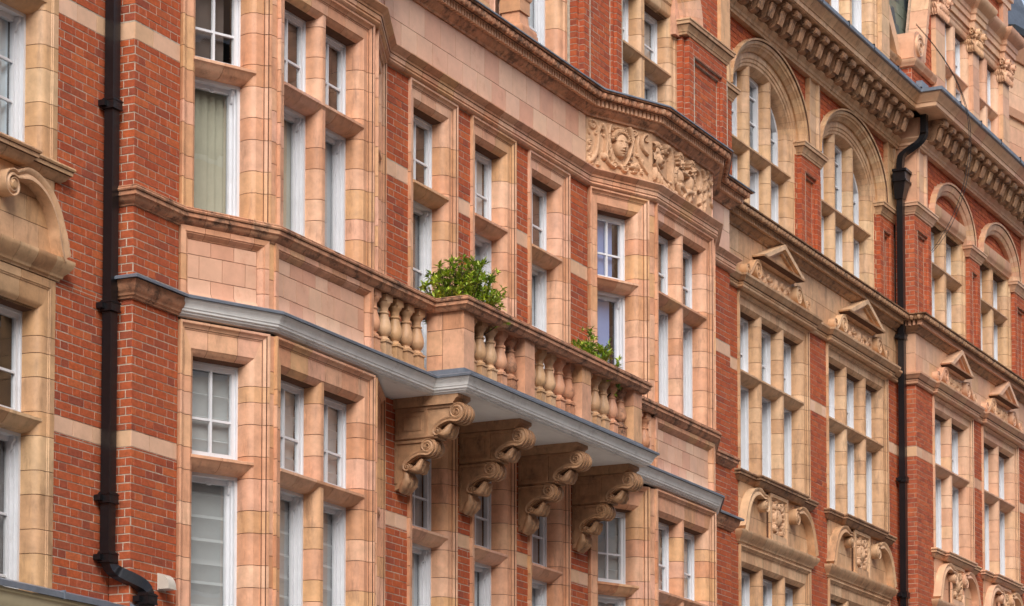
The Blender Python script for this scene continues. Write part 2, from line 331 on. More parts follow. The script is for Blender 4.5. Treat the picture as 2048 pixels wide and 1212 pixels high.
def frame_box(v, x0, x1, z0, z1, y0, y1, w, wb=None):
    wb = wb or w
    v.box(x0, x0+w, y0, y1, z0, z1); v.box(x1-w, x1, y0, y1, z0, z1); v.box(x0+w, x1-w, y0, y1, z1-w, z1); v.box(x0+w, x1-w, y0, y1, z0, z0+wb)
def pane_at(win, fr, x0, x1, z0, z1, y):
    W, H = round(x1-x0, 3), round(z1-z0, 3)
    piece('pane', ('pane', W, H), lambda: VF().add([(0, 0, 0), (W, 0, 0), (W, 0, H), (0, 0, H)], [(0, 1, 2, 3)]).get(), M_GLASS, win, fr, x0, y, z0)
def light(bld, fr, x0, x1, z0, z1, kind, cur=None, y=.18, detail=True, bars=(), vbar=False, deep=.1):
    """one glazed light between stone; kind 'top' (casement with bars) or 'low' (deep box sash)"""
    v = VF(); tp = kind == 'top'; yb = y+(deep*.5 if tp else deep); li = .018 if tp else .03; sw = .04 if tp else .045; rb = .05 if tp else .085
    v.box(x0, x0+li, y, yb+.03, z0, z1); v.box(x1-li, x1, y, yb+.03, z0, z1); v.box(x0+li, x1-li, y, yb+.03, z1-li-.01, z1); v.box(x0+li, x1-li, y+.002, yb+.03, z0, z0+.025)
    if not tp: v.box(x1-li-.016, x1-li, y+.035, yb, z0+.025, z1-li-.01); v.box(x0+li, x0+li+.016, y+.035, yb, z0+.025, z1-li-.01)
    win = obj('window', v.get(fr), M_WHITE, bld)
    a, b, c, d = x0+li, x1-li, z0+.025, z1-li-.01
    s = VF(); frame_box(s, a, b, c, d, yb-.03, yb+.015, sw, rb); obj('sash', s.get(fr), M_WHITE, win)
    a += sw; b -= sw; c += rb; d -= sw
    xs = [a, b]; zs = [c] + [c+(d-c)*t for t in bars] + [d]
    if vbar: xs = [a, (a+b)/2, b]
    if kind == 'top': xs = [a, (a+b)/2, b]; zs = [c, c+(d-c)*.4, d]
    for q in xs[1:-1]: obj('glazing_bar', VF().box(q-.011, q+.011, yb-.024, yb+.01, c, d).get(fr), M_WHITE, win)
    for q in zs[1:-1]: obj('glazing_bar', VF().box(a, b, yb-.022, yb+.008, q-.011, q+.011).get(fr), M_WHITE, win)
    for i in range(len(xs)-1):
        for j in range(len(zs)-1): pane_at(win, fr, xs[i], xs[i+1], zs[j], zs[j+1], yb-.004)
    if kind == 'low' and detail:
        hv = VF().prism([(0, 0, 0), (0, -.05, 0), (0, -.055, -.03), (0, -.03, -.06), (0, -.028, -.1), (0, -.012, -.125), (0, 0, -.11)], [(.028, 0, 0), (.028, -.05, 0), (.028, -.055, -.03), (.028, -.03, -.06), (.028, -.028, -.1), (.028, -.012, -.125), (.028, 0, -.11)])
        piece('sash_horn', ('horn',), hv.get, M_WHITE, win, fr, x1-.075, yb-.028, z1-.045)
        rv = torus(.028, .006, 14, 6); piece('pull_ring', ('ring',), lambda: rv, M_WHITE, win, fr, (x0+x1)/2, yb-.04, z1-.085)
    if cur: curtain(win, fr, x0+.02, x1-.02, z0, z1, yb+.055, cur)
    return win
def torus(R0, r, n, k):
    V = []; F = []
    for i in range(n):
        a = 2*math.pi*i/n
        for j in range(k):
            b = 2*math.pi*j/k; V.append(((R0+r*math.cos(b))*math.cos(a), r*math.sin(b), (R0+r*math.cos(b))*math.sin(a)*.6))
            F.append((i*k+j, ((i+1) % n)*k+j, ((i+1) % n)*k+(j+1) % k, i*k+(j+1) % k))
    return V, F
def curtain(win, fr, x0, x1, z0, z1, y, kind):
    kind, m = kind
    if kind in ('pleat', 'right', 'left', 'sides'):
        rngs = {'pleat': [(0, 1)], 'right': [(.5, 1)], 'left': [(0, .45)], 'sides': [(0, .32), (.66, 1)]}[kind]
        for a, b in rngs:
            X0, X1 = x0+(x1-x0)*a, x0+(x1-x0)*b; n = max(8, int((X1-X0)/.011)); V = []; F = []
            ph = random.random()*6
            for i in range(n+1):
                x = X0+(X1-X0)*i/n; yy = y+.02*math.sin(x*62+ph)+.009*math.sin(x*25+ph*2)
                V += [(x, yy, z0), (x, yy, z1)]
                if i < n: F.append((2*i, 2*i+2, 2*i+3, 2*i+1))
            v = VF().add(V, F); obj('curtain', v.get(fr), m, win)
    elif kind == 'slats':
        n = max(4, int((x1-x0)/.085))
        for i in range(n):
            x = x0+(x1-x0)*(i+.5)/n; v = VF().add([(x-.045, y+.025, z0), (x+.045, y-.02, z0), (x+.045, y-.02, z1), (x-.045, y+.025, z1)], [(0, 1, 2, 3)])
            obj('blind_slat', v.get(fr), m, win)
    elif kind == 'tone_sheet':
        b = x0+(x1-x0)*.8; obj('glass_tone_sheet', VF().box(x0, b, y, y+.004, z0, z1).get(fr), m, win, smooth=0)  # added flat sheet; its colour imitates the tone seen in the glass
    elif kind == 'roman':
        V = []; F = []; n = 60; H = z1-z0
        for i in range(n+1):
            z = z0+H*i/n; t = (i/n*H/.21) % 1; yy = y-.03*t**3
            V += [(x0, yy, z), (x1, yy, z)]
            if i < n: F.append((2*i, 2*i+1, 2*i+3, 2*i+2))
        v = VF().add(V, F); obj('roman_blind', v.get(fr), m, win)

def two_tier(bld, fr, x0, x1, zs, ztr, zt, mull, curs, y=.18, bars=(), topcur=True, vbar=False, detail=True, deep=.1):
    """lights between stone splays: x0,x1 outer of surround; zs sill, ztr transom level, zt surround top soffit"""
    es = [x0+TS] + [q for mx in mull for q in (mx-.087, mx+.087)] + [x1-TS]
    for i in range(0, len(es), 2):
        c = curs[(i//2) % len(curs)]
        light(bld, fr, es[i], es[i+1], ztr+.035, zt, 'top', topcur if isinstance(topcur, tuple) else (c if topcur else None), y, detail, deep=deep)
        light(bld, fr, es[i], es[i+1], zs, ztr-.085, 'low', c, y, detail, bars, vbar, deep)

# ------------------------------------------------------------------ ornament helpers
def ribbon(pts, wid, y0, y1, lip=.0):
    """band of varying width along a 2D path (x,z), extruded y0..y1 (y0 = front)"""
    P = np.array(pts, float); n = len(P); T = np.gradient(P, axis=0); T /= np.linalg.norm(T, axis=1)[:, None]+1e-9
    Nn = np.stack([-T[:, 1], T[:, 0]], 1); Wd = np.broadcast_to(np.asarray(wid, float), (n,))
    O = P+Nn*Wd[:, None]*.5; I = P-Nn*Wd[:, None]*.5; C = P
    V = []; F = []
    for i in range(n):
        V += [(O[i, 0], y1, O[i, 1]), (O[i, 0], y0, O[i, 1]), (C[i, 0]*.35+O[i, 0]*.65, y0, C[i, 1]*.35+O[i, 1]*.65), (C[i, 0], y0+lip, C[i, 1]),
              (C[i, 0]*.35+I[i, 0]*.65, y0, C[i, 1]*.35+I[i, 1]*.65), (I[i, 0], y0, I[i, 1]), (I[i, 0], y1, I[i, 1])]
        if i:
            for j in range(7): F.append(((i-1)*7+j, i*7+j, i*7+(j+1) % 7, (i-1)*7+(j+1) % 7))
    F += [tuple(range(7)), tuple(range((n-1)*7, n*7))[::-1]]
    return V, F
def spiral(cx, cz, r0, r1, a0, turns, n=40):
    return [(cx+(r0+(r1-r0)*t)*math.cos(a0+turns*2*math.pi*t), cz+(r0+(r1-r0)*t)*math.sin(a0+turns*2*math.pi*t)) for t in np.linspace(0, 1, n)]
def bez(*p, n=16):
    out = []
    for t in np.linspace(0, 1, n):
        q = [np.array(a, float) for a in p]
        while len(q) > 1: q = [q[i]*(1-t)+q[i+1]*t for i in range(len(q)-1)]
        out.append(tuple(q[0]))
    return out
def lathe(prof, n=16, sq=()):
    V = []; F = []
    for r, z in prof:
        for j in range(n): a = 2*math.pi*(j+.5)/n; V.append((r*math.cos(a), r*math.sin(a), z))
    for i in range(len(prof)-1):
        for j in range(n): F.append((i*n+j, i*n+(j+1) % n, (i+1)*n+(j+1) % n, (i+1)*n+j))
    F += [tuple(range(n))[::-1], tuple(range((len(prof)-1)*n, len(prof)*n))]
    return V, F
# carved relief: height field on a panel
class Relief:
    def __init__(s, W, H, res=.006):
        s.W, s.H = W, H; s.nx, s.nz = int(W/res)+1, int(H/res)+1
        s.X, s.Z = np.meshgrid(np.linspace(0, W, s.nx), np.linspace(0, H, s.nz)); s.h = np.zeros_like(s.X)
    def mx(s, h): s.h = np.maximum(s.h, h)
    def curve(s, pts, r0, r1, ht):
        P = np.array(pts, float); n = len(P)
        for i in range(n-1):
            a, b = P[i], P[i+1]; d = b-a; L2 = d@d+1e-12
            t = np.clip(((s.X-a[0])*d[0]+(s.Z-a[1])*d[1])/L2, 0, 1)
            q = np.hypot(s.X-a[0]-t*d[0], s.Z-a[1]-t*d[1]); r = r0+(r1-r0)*(i+t)/(n-1)
            k = np.clip(1-(q/r)**2, 0, 1); s.mx(ht*np.sqrt(k)*(.6+.4*np.minimum(1, r/max(r0, r1))))
    def blob(s, cx, cz, rx, rz, ht, rot=0., p=.5, base=0.):
        c, n = math.cos(rot), math.sin(rot); x = (s.X-cx)*c+(s.Z-cz)*n; z = -(s.X-cx)*n+(s.Z-cz)*c
        k = np.clip(1-(x/rx)**2-(z/rz)**2, 0, 1); s.mx(np.where(k > 0, base+ht*k**p, 0))
    def dent(s, cx, cz, rx, rz, dp, rot=0.):
        c, n = math.cos(rot), math.sin(rot); x = (s.X-cx)*c+(s.Z-cz)*n; z = -(s.X-cx)*n+(s.Z-cz)*c
        s.h -= dp*np.exp(-((x/rx)**2+(z/rz)**2)*1.5)
    def bump(s, cx, cz, rx, rz, dp, rot=0.): s.dent(cx, cz, rx, rz, -dp, rot)
    def scroll(s, cx, cz, r, a0, turns, w, ht): s.curve(spiral(cx, cz, r, r*.15, a0, turns, 36), w, w*.7, ht); s.blob(cx, cz, r*.3, r*.3, ht)
    def leaf(s, x, z, L, wd, ang, ht):
        s.blob(x+math.cos(ang)*L/2, z+math.sin(ang)*L/2, L/2, wd/2, ht, ang)
        c, n = math.cos(ang), math.sin(ang); q = np.abs(-(s.X-x)*n+(s.Z-z)*c); t = (s.X-x)*c+(s.Z-z)*n
        s.h = np.where((q < wd*.06) & (t > 0) & (t < L), s.h-ht*.35, s.h)
    def face(s, cx, cz, sc, ht=.07):
        s.blob(cx, cz+.02*sc, .3*sc, .42*sc, ht, p=.42, base=.01)
        s.dent(cx-.12*sc, cz+.07*sc, .1*sc, .06*sc, .012); s.dent(cx+.12*sc, cz+.07*sc, .1*sc, .06*sc, .012)
        s.bump(cx-.12*sc, cz+.065*sc, .05*sc, .025*sc, .012); s.bump(cx+.12*sc, cz+.065*sc, .05*sc, .025*sc, .012)
        s.bump(cx-.12*sc, cz+.15*sc, .12*sc, .03*sc, .01); s.bump(cx+.12*sc, cz+.15*sc, .12*sc, .03*sc, .01)
        s.bump(cx, cz+.0*sc, .035*sc, .15*sc, .02); s.bump(cx, cz-.07*sc, .07*sc, .04*sc, .022)
        s.dent(cx, cz-.2*sc, .13*sc, .02*sc, .02); s.bump(cx, cz-.165*sc, .1*sc, .02*sc, .01); s.bump(cx, cz-.235*sc, .085*sc, .022*sc, .012)
        s.bump(cx, cz-.34*sc, .09*sc, .05*sc, .012)
        for i in range(13):
            a = math.pi*(i/12); s.scroll(cx+.33*sc*math.cos(a), cz+.2*sc+.27*sc*math.sin(a), .075*sc, a, 1.3, .03*sc, ht*.95)
    def build(s, amp=1.0):
        V = np.stack([s.X.ravel(), -np.maximum(s.h, -.004).ravel()*amp, s.Z.ravel()], 1)
        i = np.arange(s.nz-1)[:, None]*s.nx+np.arange(s.nx-1)[None, :]; i = i.ravel()
        F = np.stack([i, i+1, i+1+s.nx, i+s.nx], 1)
        return V.tolist(), F.tolist()
def relief_obj(name, rel, m, parent, fr, x, y, z, amp=1.):
    v, f = rel.build(amp); me = mesh(v, f, m, 60, name)
    return link(bpy.data.objects.new(name, me), parent, fr.w(x, y, z), fr.a)

# ================================================================== THE SETTING
def sheet(name, x0, x1, y0, y1, z, m):
    o = obj(name, ([(x0, y0, z), (x1, y0, z), (x1, y1, z), (x0, y1, z)], [(0, 1, 2, 3)]), m, None, smooth=0); o['kind'] = 'structure'; return o
sheet('ground', -400, 400, -400, 400, -.15, M_ASPH)
sheet('road', -200, 200, -16.5, -4.2, -.13, M_ASPH)
o = obj('pavement', VF().box(-200, 200, -4.2, .4, -.15, 0).get(), M_PAVE, None, smooth=0); o['kind'] = 'structure'
o = obj('pavement', VF().box(-200, 200, -20, -16.5, -.15, 0).get(), M_PAVE, None, smooth=0); o['kind'] = 'structure'

# planes and plan of the terrace
YM, YS, YF = .22, -.05, -.44
XE = 14.43                                     # right end of the bay-windowed front
A1, B1, C1, D1 = (.75, 0), (1.70, YF), (3.66, YF), (4.66, 0)
A2, B2, C2, D2 = (9.77, 0), (10.77, YF), (12.73, YF), (13.68, 0)
fC, fF, fM, fS = Fr(0, 0), Fr(0, YF), Fr(0, YM), Fr(0, YS)
def cantf(a, b): return Fr(a[0], a[1], math.atan2(b[1]-a[1], b[0]-a[0])), math.hypot(b[0]-a[0], b[1]-a[1])
c1, LC = cantf(A1, B1); c1r, LCr = cantf(C1, D1); c2, LC2 = cantf(A2, B2); c2r, LC2r = cantf(C2, D2)
fSide = Fr(0, .227, -math.pi/2)                # left flank of the projecting pier
ZB = 4.6                                       # lowest level built in detail

CB = thing('brick_building', 'red brick building with two canted bays and a stone balcony between them', 'building', (7.2, .3, 0))

# ---- cornice levels of the bay-windowed front
PATH = [(0, .227), (0, 0), A1, B1, C1, D1, A2, B2, C2, D2, (XE, 0), (XE, .227)]
UP = [(.0, 11.36), (.03, 11.36), (.05, 11.37), (.062, 11.39), (.05, 11.41), (.052, 11.42), (.062, 11.42), (.064, 11.465), (.075, 11.47), (.08, 11.485), (.072, 11.492), (.085, 11.505), (.115, 11.525), (.135, 11.545), (.135, 11.556), (0, 11.575), (-.1, 11.575), (-.1, 11.36)]
course(CB, 'string_course', PATH, UP, M_TC, .37)
CORN = [(.0, 12.225), (.022, 12.225), (.028, 12.24), (.03, 12.25), (.06, 12.268), (.085, 12.29), (.1, 12.312), (.1, 12.32), (.1, 12.322), (.1, 12.392), (.15, 12.394), (.16, 12.405), (.175, 12.405), (.18, 12.41), (.2, 12.43), (.215, 12.45), (.225, 12.47), (.25, 12.475), (.255, 12.49), (-.1, 12.505), (-.1, 12.225)]
def dentil_cornice(bld, path, m, mw, dz=0., lead=True, eggm=None, dent=True):
    prof = [(d, z+dz) for d, z in CORN]
    c = course(bld, 'dentil_cornice', path, prof, mw, .4)
    P = [Vector(p) for p in path]; DV = VF(); n = len(P)-1
    D = [(P[i+1]-P[i]).normalized() for i in range(n)]
    for i in range(n):
        L = (P[i+1]-P[i]).length; fr = Fr(P[i].x, P[i].y, math.atan2(D[i].y, D[i].x))
        def kk(j):
            if j == 0 or j == n: return 0
            return math.tan(math.atan2(D[j-1].x*D[j].y-D[j-1].y*D[j].x, D[j-1].dot(D[j]))/2)
        a, b = -.14*kk(i), L+.14*kk(i+1)
        if b-a < .1: continue
        nd = max(1, int((b-a)/.066)); st = (b-a)/nd
        for q in range(nd):
            x = a+(q+.5)*st; u, v_, d_ = project(*fr.w(x, 0, 12.3))
            if not (-150 < u < 2250 and -150 < v_ < 1400): continue
            DV.add(*VF().box(x-.02, x+.02, -.15, -.09, 12.322+dz, 12.3935+dz).get(fr))
        a, b = -.19*kk(i), L+.19*kk(i+1); ne = max(1, int((b-a)/.118)); st = (b-a)/ne
        for q in range(ne):
            x = a+(q+.5)*st; u, v_, d_ = project(*fr.w(x, 0, 12.4))
            if not (-60 < u < 2110 and -60 < v_ < 1270): continue
            piece('egg_ornament', ('egg',), egg_vf, eggm or mw, c, fr, x, -.206, 12.437+dz)
    o = obj('dentil_band', DV.get(), m, c, smooth=0, kind='stuff')
    if lead: course(bld, 'lead_flashing', path, [(-.1, 12.508+dz), (.262, 12.494+dz), (.27, 12.49+dz), (.27, 12.505+dz), (.262, 12.512+dz), (-.1, 12.53+dz)], None, 99, core=M_LEAD, off=0)
    return c
def egg_vf():
    v = VF(); V, F = lathe([(.004, -.044), (.024, -.038), (.037, -.018), (.042, .002), (.037, .022), (.022, .034), (.004, .038)], 8)
    v.add([(x, y*.9, z) for x, y, z in V], F)
    for s in (-1, 1): v.prism([(s*.048-.008, .0, -.036), (s*.048+.008, 0, -.036), (s*.048, -.03, -.02)], [(s*.048-.012, .02, .04), (s*.048+.012, .02, .04), (s*.048, -.03, .036)])
    return v.get()
dentil_cornice(CB, PATH, M_TC, M_TCW)

# ---- frieze between string course and cornice: flat tiles on the wall, carving on the bays
tiles(CB, 'frieze', fC, D1[0]+.02, A2[0]-.02, [11.572, 11.9, 12.228], .36, M_TILE, 0, .03)
tiles(CB, 'frieze', fC, 0, A1[0], [11.572, 11.9, 12.228], .36, M_TILE)
tiles(CB, 'frieze', fC, D2[0], XE, [11.572, 11.9, 12.228], .36, M_TILE)
for fr, L in ((c1, LC), (c1r, LCr), (c2r, LC2r)): tiles(CB, 'frieze', fr, 0, L, [11.572, 11.9, 12.228], .36, M_TILE)
tiles(CB, 'frieze', fF, B1[0], C1[0], [11.572, 11.9, 12.228], .36, M_TILE)
pz0, pz1 = 11.572, 12.228; PH = pz1-pz0
# carved panel on the canted face: scrolls and a mask
fz = obj('carved_frieze', VF().box(.0, LC2, .012, .06, pz0, pz1).get(c2), M_CARVE, CB)
r = Relief(LC2, PH, .0055); T_ = .62
r.scroll(.1, .55, .055, 0, 1.4, .02, .035); r.curve(bez((.06, .6), (.2, .64), (.2, .45), (.19, .3), (.14, .14), (.05, .1)), .022, .035, .05); r.scroll(.07, .1, .05, 2, 1.4, .018, .03)
r.scroll(.06, .33, .035, 1, 1.3, .014, .025); r.leaf(.17, .45, .16, .06, 1.2, .045); r.leaf(.2, .3, .14, .05, -1.9, .04); r.curve(bez((.24, .58), (.34, .5), (.34, .34), (.26, .24), (.3, .12), (.42, .1)), .03, .02, .06)
r.scroll(.44, .12, .05, 0, 1.5, .018, .045); r.scroll(.25, .57, .05, 3, 1.4, .018, .04); r.blob(.28, .2, .05, .05, .05)
r.curve(bez((.38, .6), (.33, .5), (.36, .3), (.42, .18)), .022, .03, .05)
r.curve(bez((.7, .62), (.78, .5), (.72, .3), (.62, .16)), .03, .02, .055); r.scroll(.62, .12, .05, 3, 1.5, .018, .045); r.scroll(.77, .57, .05, 0, 1.4, .018, .04); r.leaf(.68, .14, .14, .05, .2, .04)
for a in (.75, .79, .83): r.leaf(a, .2+.3*(a-.75), .1, .04, -1.2, .035)
r.curve(bez((.84, .54), (.8, .38), (.86, .22), (1.0, .12)), .025, .012, .045); r.curve(bez((.98, .6), (.86, .56), (.88, .4), (1.0, .36)), .022, .02, .05)
r.face(.545, .37, .37, .085)
rs_ = random.Random(5)
for q in range(26):
    x_, z_ = rs_.uniform(.05, 1.0), rs_.uniform(.06, .6)
    if abs(x_-.545) < .17: continue
    (r.scroll(x_, z_, rs_.uniform(.02, .04), rs_.uniform(0, 6), 1.4, .011, .03) if q % 2 else r.leaf(x_, z_, rs_.uniform(.06, .12), .035, rs_.uniform(0, 6.28), .03))
for a in np.linspace(0, 2*math.pi, 22): r.leaf(.545+.17*math.cos(a), .36+.21*math.sin(a), .075, .034, a+.9, .04)
relief_obj('mask_carving', r, M_CARVE, fz, c2, 0, .01, pz0, 1.0)
# carved panel on the bay front: grotesque head with drapery, winged figures, leaf drop
WF = C2[0]-B2[0]
fz2 = obj('carved_frieze', VF().box(B2[0], C2[0], .012, .06, pz0, pz1).get(fF), M_CARVE, CB)
r = Relief(WF, PH, .006)
r.blob(.12, .36, .13, .15, .07); r.bump(.12, .33, .03, .06, .03); r.dent(.07, .4, .04, .03, .03); r.dent(.17, .4, .04, .03, .03); r.dent(.12, .26, .06, .02, .03)
for i in range(9):
    a = -.6+i*.42; r.leaf(.12+.1*math.cos(a), .38+.11*math.sin(a), .09, .05, a, .06)
for i in range(8): r.leaf(-.02+i*.075, .25-.018*i+.02*math.sin(i), .17+.02*(i % 3), .065, -1.75+.08*i, .06)
r.curve(bez((.0, .3), (.2, .12), (.5, .14)), .03, .03, .055)
r.curve(bez((.36, .56), (.52, .6), (.55, .4), (.46, .22), (.56, .08)), .05, .03, .085); r.scroll(.38, .52, .05, 1, 1.4, .02, .06); r.curve(bez((.42, .1), (.52, .02), (.66, .05)), .035, .05, .07)
def figure(x, flip=1):
    r.blob(x, .46, .075, .08, .09); r.face(x, .46, .13, .1)
    for i in range(10):
        a = i*.62; r.scroll(x+.075*math.cos(a), .49+.07*math.sin(a), .026, a, 1.2, .012, .1)
    r.blob(x+.02*flip, .28, .085, .13, .1, .15*flip); r.curve(bez((x-.08*flip, .37), (x-.17*flip, .3), (x-.12*flip, .18)), .035, .028, .085); r.curve(bez((x+.09*flip, .37), (x+.2*flip, .36), (x+.26*flip, .42)), .035, .025, .085)
    r.curve(bez((x+.02, .18), (x+.17*flip, .17), (x+.24*flip, .06)), .055, .038, .095); r.curve(bez((x-.04, .17), (x+.02, .06), (x+.13*flip, .03)), .05, .035, .08)
    for i in range(5): r.leaf(x-.06*flip, .36-.03*i, .2-.02*i, .045, math.pi/2+flip*(.6+.25*i), .05)
figure(.74, 1); figure(1.12, -1)
r.scroll(.86, .1, .07, 0, 1.6, .025, .07); r.curve(bez((.92, .06), (1.05, .01), (1.25, .1), (1.32, .3)), .04, .025, .065); r.scroll(1.3, .36, .06, 2, 1.4, .02, .055)
r.curve(bez((1.34, .54), (1.5, .56), (1.52, .4), (1.42, .3)), .03, .02, .055)
for i in range(9): r.leaf(1.5+.02*(i % 3), .5-.052*i, .16, .06, -1.2-.5*(i % 3), .06)
for i in range(7): r.leaf(1.72-.01*i, .56-.07*i, .12, .055, -2.2+.5*(i % 2), .055)
r.curve(bez((1.6, .6), (1.74, .5), (1.7, .25), (1.62, .06)), .02, .03, .05)
for q in range(46):
    x_, z_ = rs_.uniform(.03, WF-.05), rs_.uniform(.05, .6)
    (r.scroll(x_, z_, rs_.uniform(.02, .045), rs_.uniform(0, 6), 1.4, .012, .03) if q % 2 else r.leaf(x_, z_, rs_.uniform(.06, .13), .04, rs_.uniform(0, 6.28), .032))
relief_obj('figure_carving', r, M_CARVE, fz2, fF, B2[0], .01, pz0, 1.0)

# ---- bay surrounds and windows (two storeys)
Z_SU, Z_TU, Z_HU = 8.835, 10.265, 11.36        # upper storey: sill, transom nose, head of frame
Z_SL, Z_TL, Z_HL = ZB, 6.545, 7.80             # lower storey
HXU, HXL = .03, .095
SLT = ('slats', M_CURT); NET = ('pleat', M_CURT2); ROM = ('roman', M_BLIND); DRK = ('right', M_CURTD); LNET = ('left', M_CURT2); SID = ('sides', M_CURT)
def bay_face(fr, x0, x1, mull, cu, cl, lowx=None, vb=False):
    surround(CB, fr, x0, x1, Z_SU, Z_HU, M_TC, HXU, SUR, mull, Z_TU)
    two_tier(CB, fr, x0, x1, Z_SU, Z_TU, Z_HU-TS-HXU, mull, cu, vbar=vb, topcur=('tone_sheet', M_CURTD) if fr is c1 else cu[0] is not None and cu[0][0] == 'tone_sheet')  # canted top light: added brown sheet in curtain colour imitates the dim room
    a, b = lowx or (x0, x1)
    surround(CB, fr, a, b, Z_SL, Z_HL, M_TC, HXL, SUR, mull, Z_TL)
    two_tier(CB, fr, a, b, Z_SL, Z_TL, Z_HL-TS-HXL, mull, cl)
bay_face(c1, .005, .995, (), [SLT], [ROM])
bay_face(fF, 1.755, 3.605, (2.68,), [('slats', M_CURT), ('slats', M_CURT2)], [ROM, ROM], (1.725, 3.645))
bay_face(c1r, .06, LCr-.02, (), [None], [None])
bay_face(c2, .03, 1.0, (), [('tone_sheet', M_SKYREFL)], [ROM])  # added blue sheet stands in for the sky reflected in this window
bay_face(fF, 10.825, 12.675, (11.75,), [('left', M_CURTD), ('right', M_CURTD)], [ROM, NET], (10.795, 12.715))
bay_face(c2r, .06, LC2r-.02, (), [None], [None])
# corner posts between canted faces and fronts
def corner_post(fa, La, xb, z0, z1, side):
    if side < 0: poly = [fa.w(La-.1, .0, 0), fa.w(La, 0, 0), fF.w(xb+.05, .0, 0), fF.w(xb+.16, .2, 0), fa.w(La-.12, .2, 0)]
    else: poly = [fF.w(xb-.05, 0, 0), fa.w(0, 0, 0), fa.w(.1, 0, 0), fa.w(.12, .2, 0), fF.w(xb-.16, .2, 0)]
    c = Vector(poly[1])
    post = obj('corner_post', VF().prism([(p[0]+(c.x-p[0])*.05, p[1]+.008, z0) for p in poly], [(p[0]+(c.x-p[0])*.05, p[1]+.008, z1) for p in poly]).get(), M_JOINT, CB)
    zs = splits(z0+.1, z1, (.21, .3)); zs[0] = z0
    f0 = Fr(c.x, c.y)
    pl = [(p[0]-c.x, p[1]-c.y) for p in poly]
    for a, b in zip(zs[:-1], zs[1:]):
        H = round(b-a-GAP, 4); piece('terracotta_block', ('cp', r4(pl), H), lambda: VF().prism([(x, y, 0) for x, y in pl], [(x, y, H) for x, y in pl]).get(), M_TC, post, f0, 0, 0, a)
for z0, z1 in ((Z_SL, Z_HL), (Z_SU, 11.37)):
    corner_post(c1, LC, B1[0], z0, z1, -1); corner_post(c2, LC2, B2[0], z0, z1, -1)
    corner_post(c1r, LCr, C1[0], z0, z1, 1); corner_post(c2r, LC2r, C2[0], z0, z1, 1)
# windows on the flat wall between the bays
WX = [5.755, 7.215, 8.68]
for i, cx in enumerate(WX):
    surround(CB, fC, cx-.555, cx+.555, 8.0, Z_HU, M_TC, HXU, SUR, (), Z_TU)
    two_tier(CB, fC, cx-.555, cx+.555, 8.02, Z_TU, Z_HU-TS-HXU, (), [[('right', M_CURTD), ('sides', M_CURT2), ('pleat', M_CURT2)][i]], bars=(.36, .68), topcur=i == 1)
    surround(CB, fC, cx-.555, cx+.555, Z_SL, 7.82, M_TC, HXL, SUR, (), Z_TL)
    two_tier(CB, fC, cx-.555, cx+.555, Z_SL, Z_TL, 7.82-TS-HXL, (), [[('sides', M_CURT2), ('pleat', M_CURT2), ('right', M_CURT2)][i]], bars=(.3, .62))

# ---- aprons below the upper bay windows
APR = [(0, .022), (.05, .022), (.05, .012), (.064, .012), (.068, .004), (.08, -.006), (.094, -.028), (.104, -.03), (.108, -.05), (.0, -.05)]
def apron(bld, fr, x0, x1, m=M_TC):
    z0, z1 = 8.02, 8.685; core = VF()
    core.box(x0+.02, x1-.02, .06, .2, z0, z1)
    part = obj('apron_panel', core.get(fr), M_JOINT, bld)
    ins = [(x0, x1)]
    for a, sgn in ((x0, 1), (x1, -1)):
        pr_ = [(sgn*t, -d) for t, d in APR]; top = [z1-t for t, d in APR]
        upright(None, part, m, fr, pr_, z0, z1, (.16, .24, .26), top, x=a)
    xs = splits(x0, x1, (.27,)); xs = [x0]+[a for a in xs[1:-1] if x0+.12 < a < x1-.12]+[x1]
    for i in range(len(xs)-1):
        a, b = xs[i], xs[i+1]
        A = [(0 if i else t, -d, -t) for t, d in APR]; B = [((b-a-GAP) if i < len(xs)-2 else (b-a-t), -d, -t) for t, d in APR]
        e0, e1 = i > 0, i < len(xs)-2
        piece('terracotta_block', ('ah', r4(A), r4(B)), lambda: VF().prism(A, B, e0, e1).get(), m, part, fr, a, 0, z1)
    i0, i1 = x0+.106, x1-.106; rows = [z0, z0+.2, z0+.42, z1-.106]
    n = max(2, round((i1-i0)/.235)); wd = (i1-i0)/n
    for r_ in range(3):
        xs = [i0+wd*k for k in range(n+1)] if r_ % 2 == 0 else [i0]+[i0+wd*(k+.5) for k in range(n)]+[i1]
        for a, b in zip(xs[:-1], xs[1:]):
            W_, H = round(b-a-GAP, 4), round(rows[r_+1]-rows[r_]-GAP, 4)
            if r_ == 0: bf = lambda: VF().prism([(0, -.015, 0), (0, -.012, .02), (0, .012, .05), (0, .028, .075), (0, .03, H), (0, .07, H), (0, .07, 0)], [(W_, -.015, 0), (W_, -.012, .02), (W_, .012, .05), (W_, .028, .075), (W_, .03, H), (W_, .07, H), (W_, .07, 0)]).get()
            else: bf = lambda: VF().box(0, W_, .03, .07, 0, H).get()
            piece('tile', ('ap', r_ == 0, W_, H), bf, M_TILE, part, fr, a, 0, rows[r_])
apron(CB, c1, .01, LC-.06); apron(CB, fF, 1.715, 3.62); apron(CB, c2, .03, LC2-.06); apron(CB, fF, 10.80, 12.715); apron(CB, c2r, .04, LC2r-.01)
for fa, La, xb, sd in ((c1, LC, B1[0], -1), (c2, LC2, B2[0], -1), (c2r, LC2r, C2[0], 1)): corner_post(fa, La, xb, 8.02, 8.685, sd)

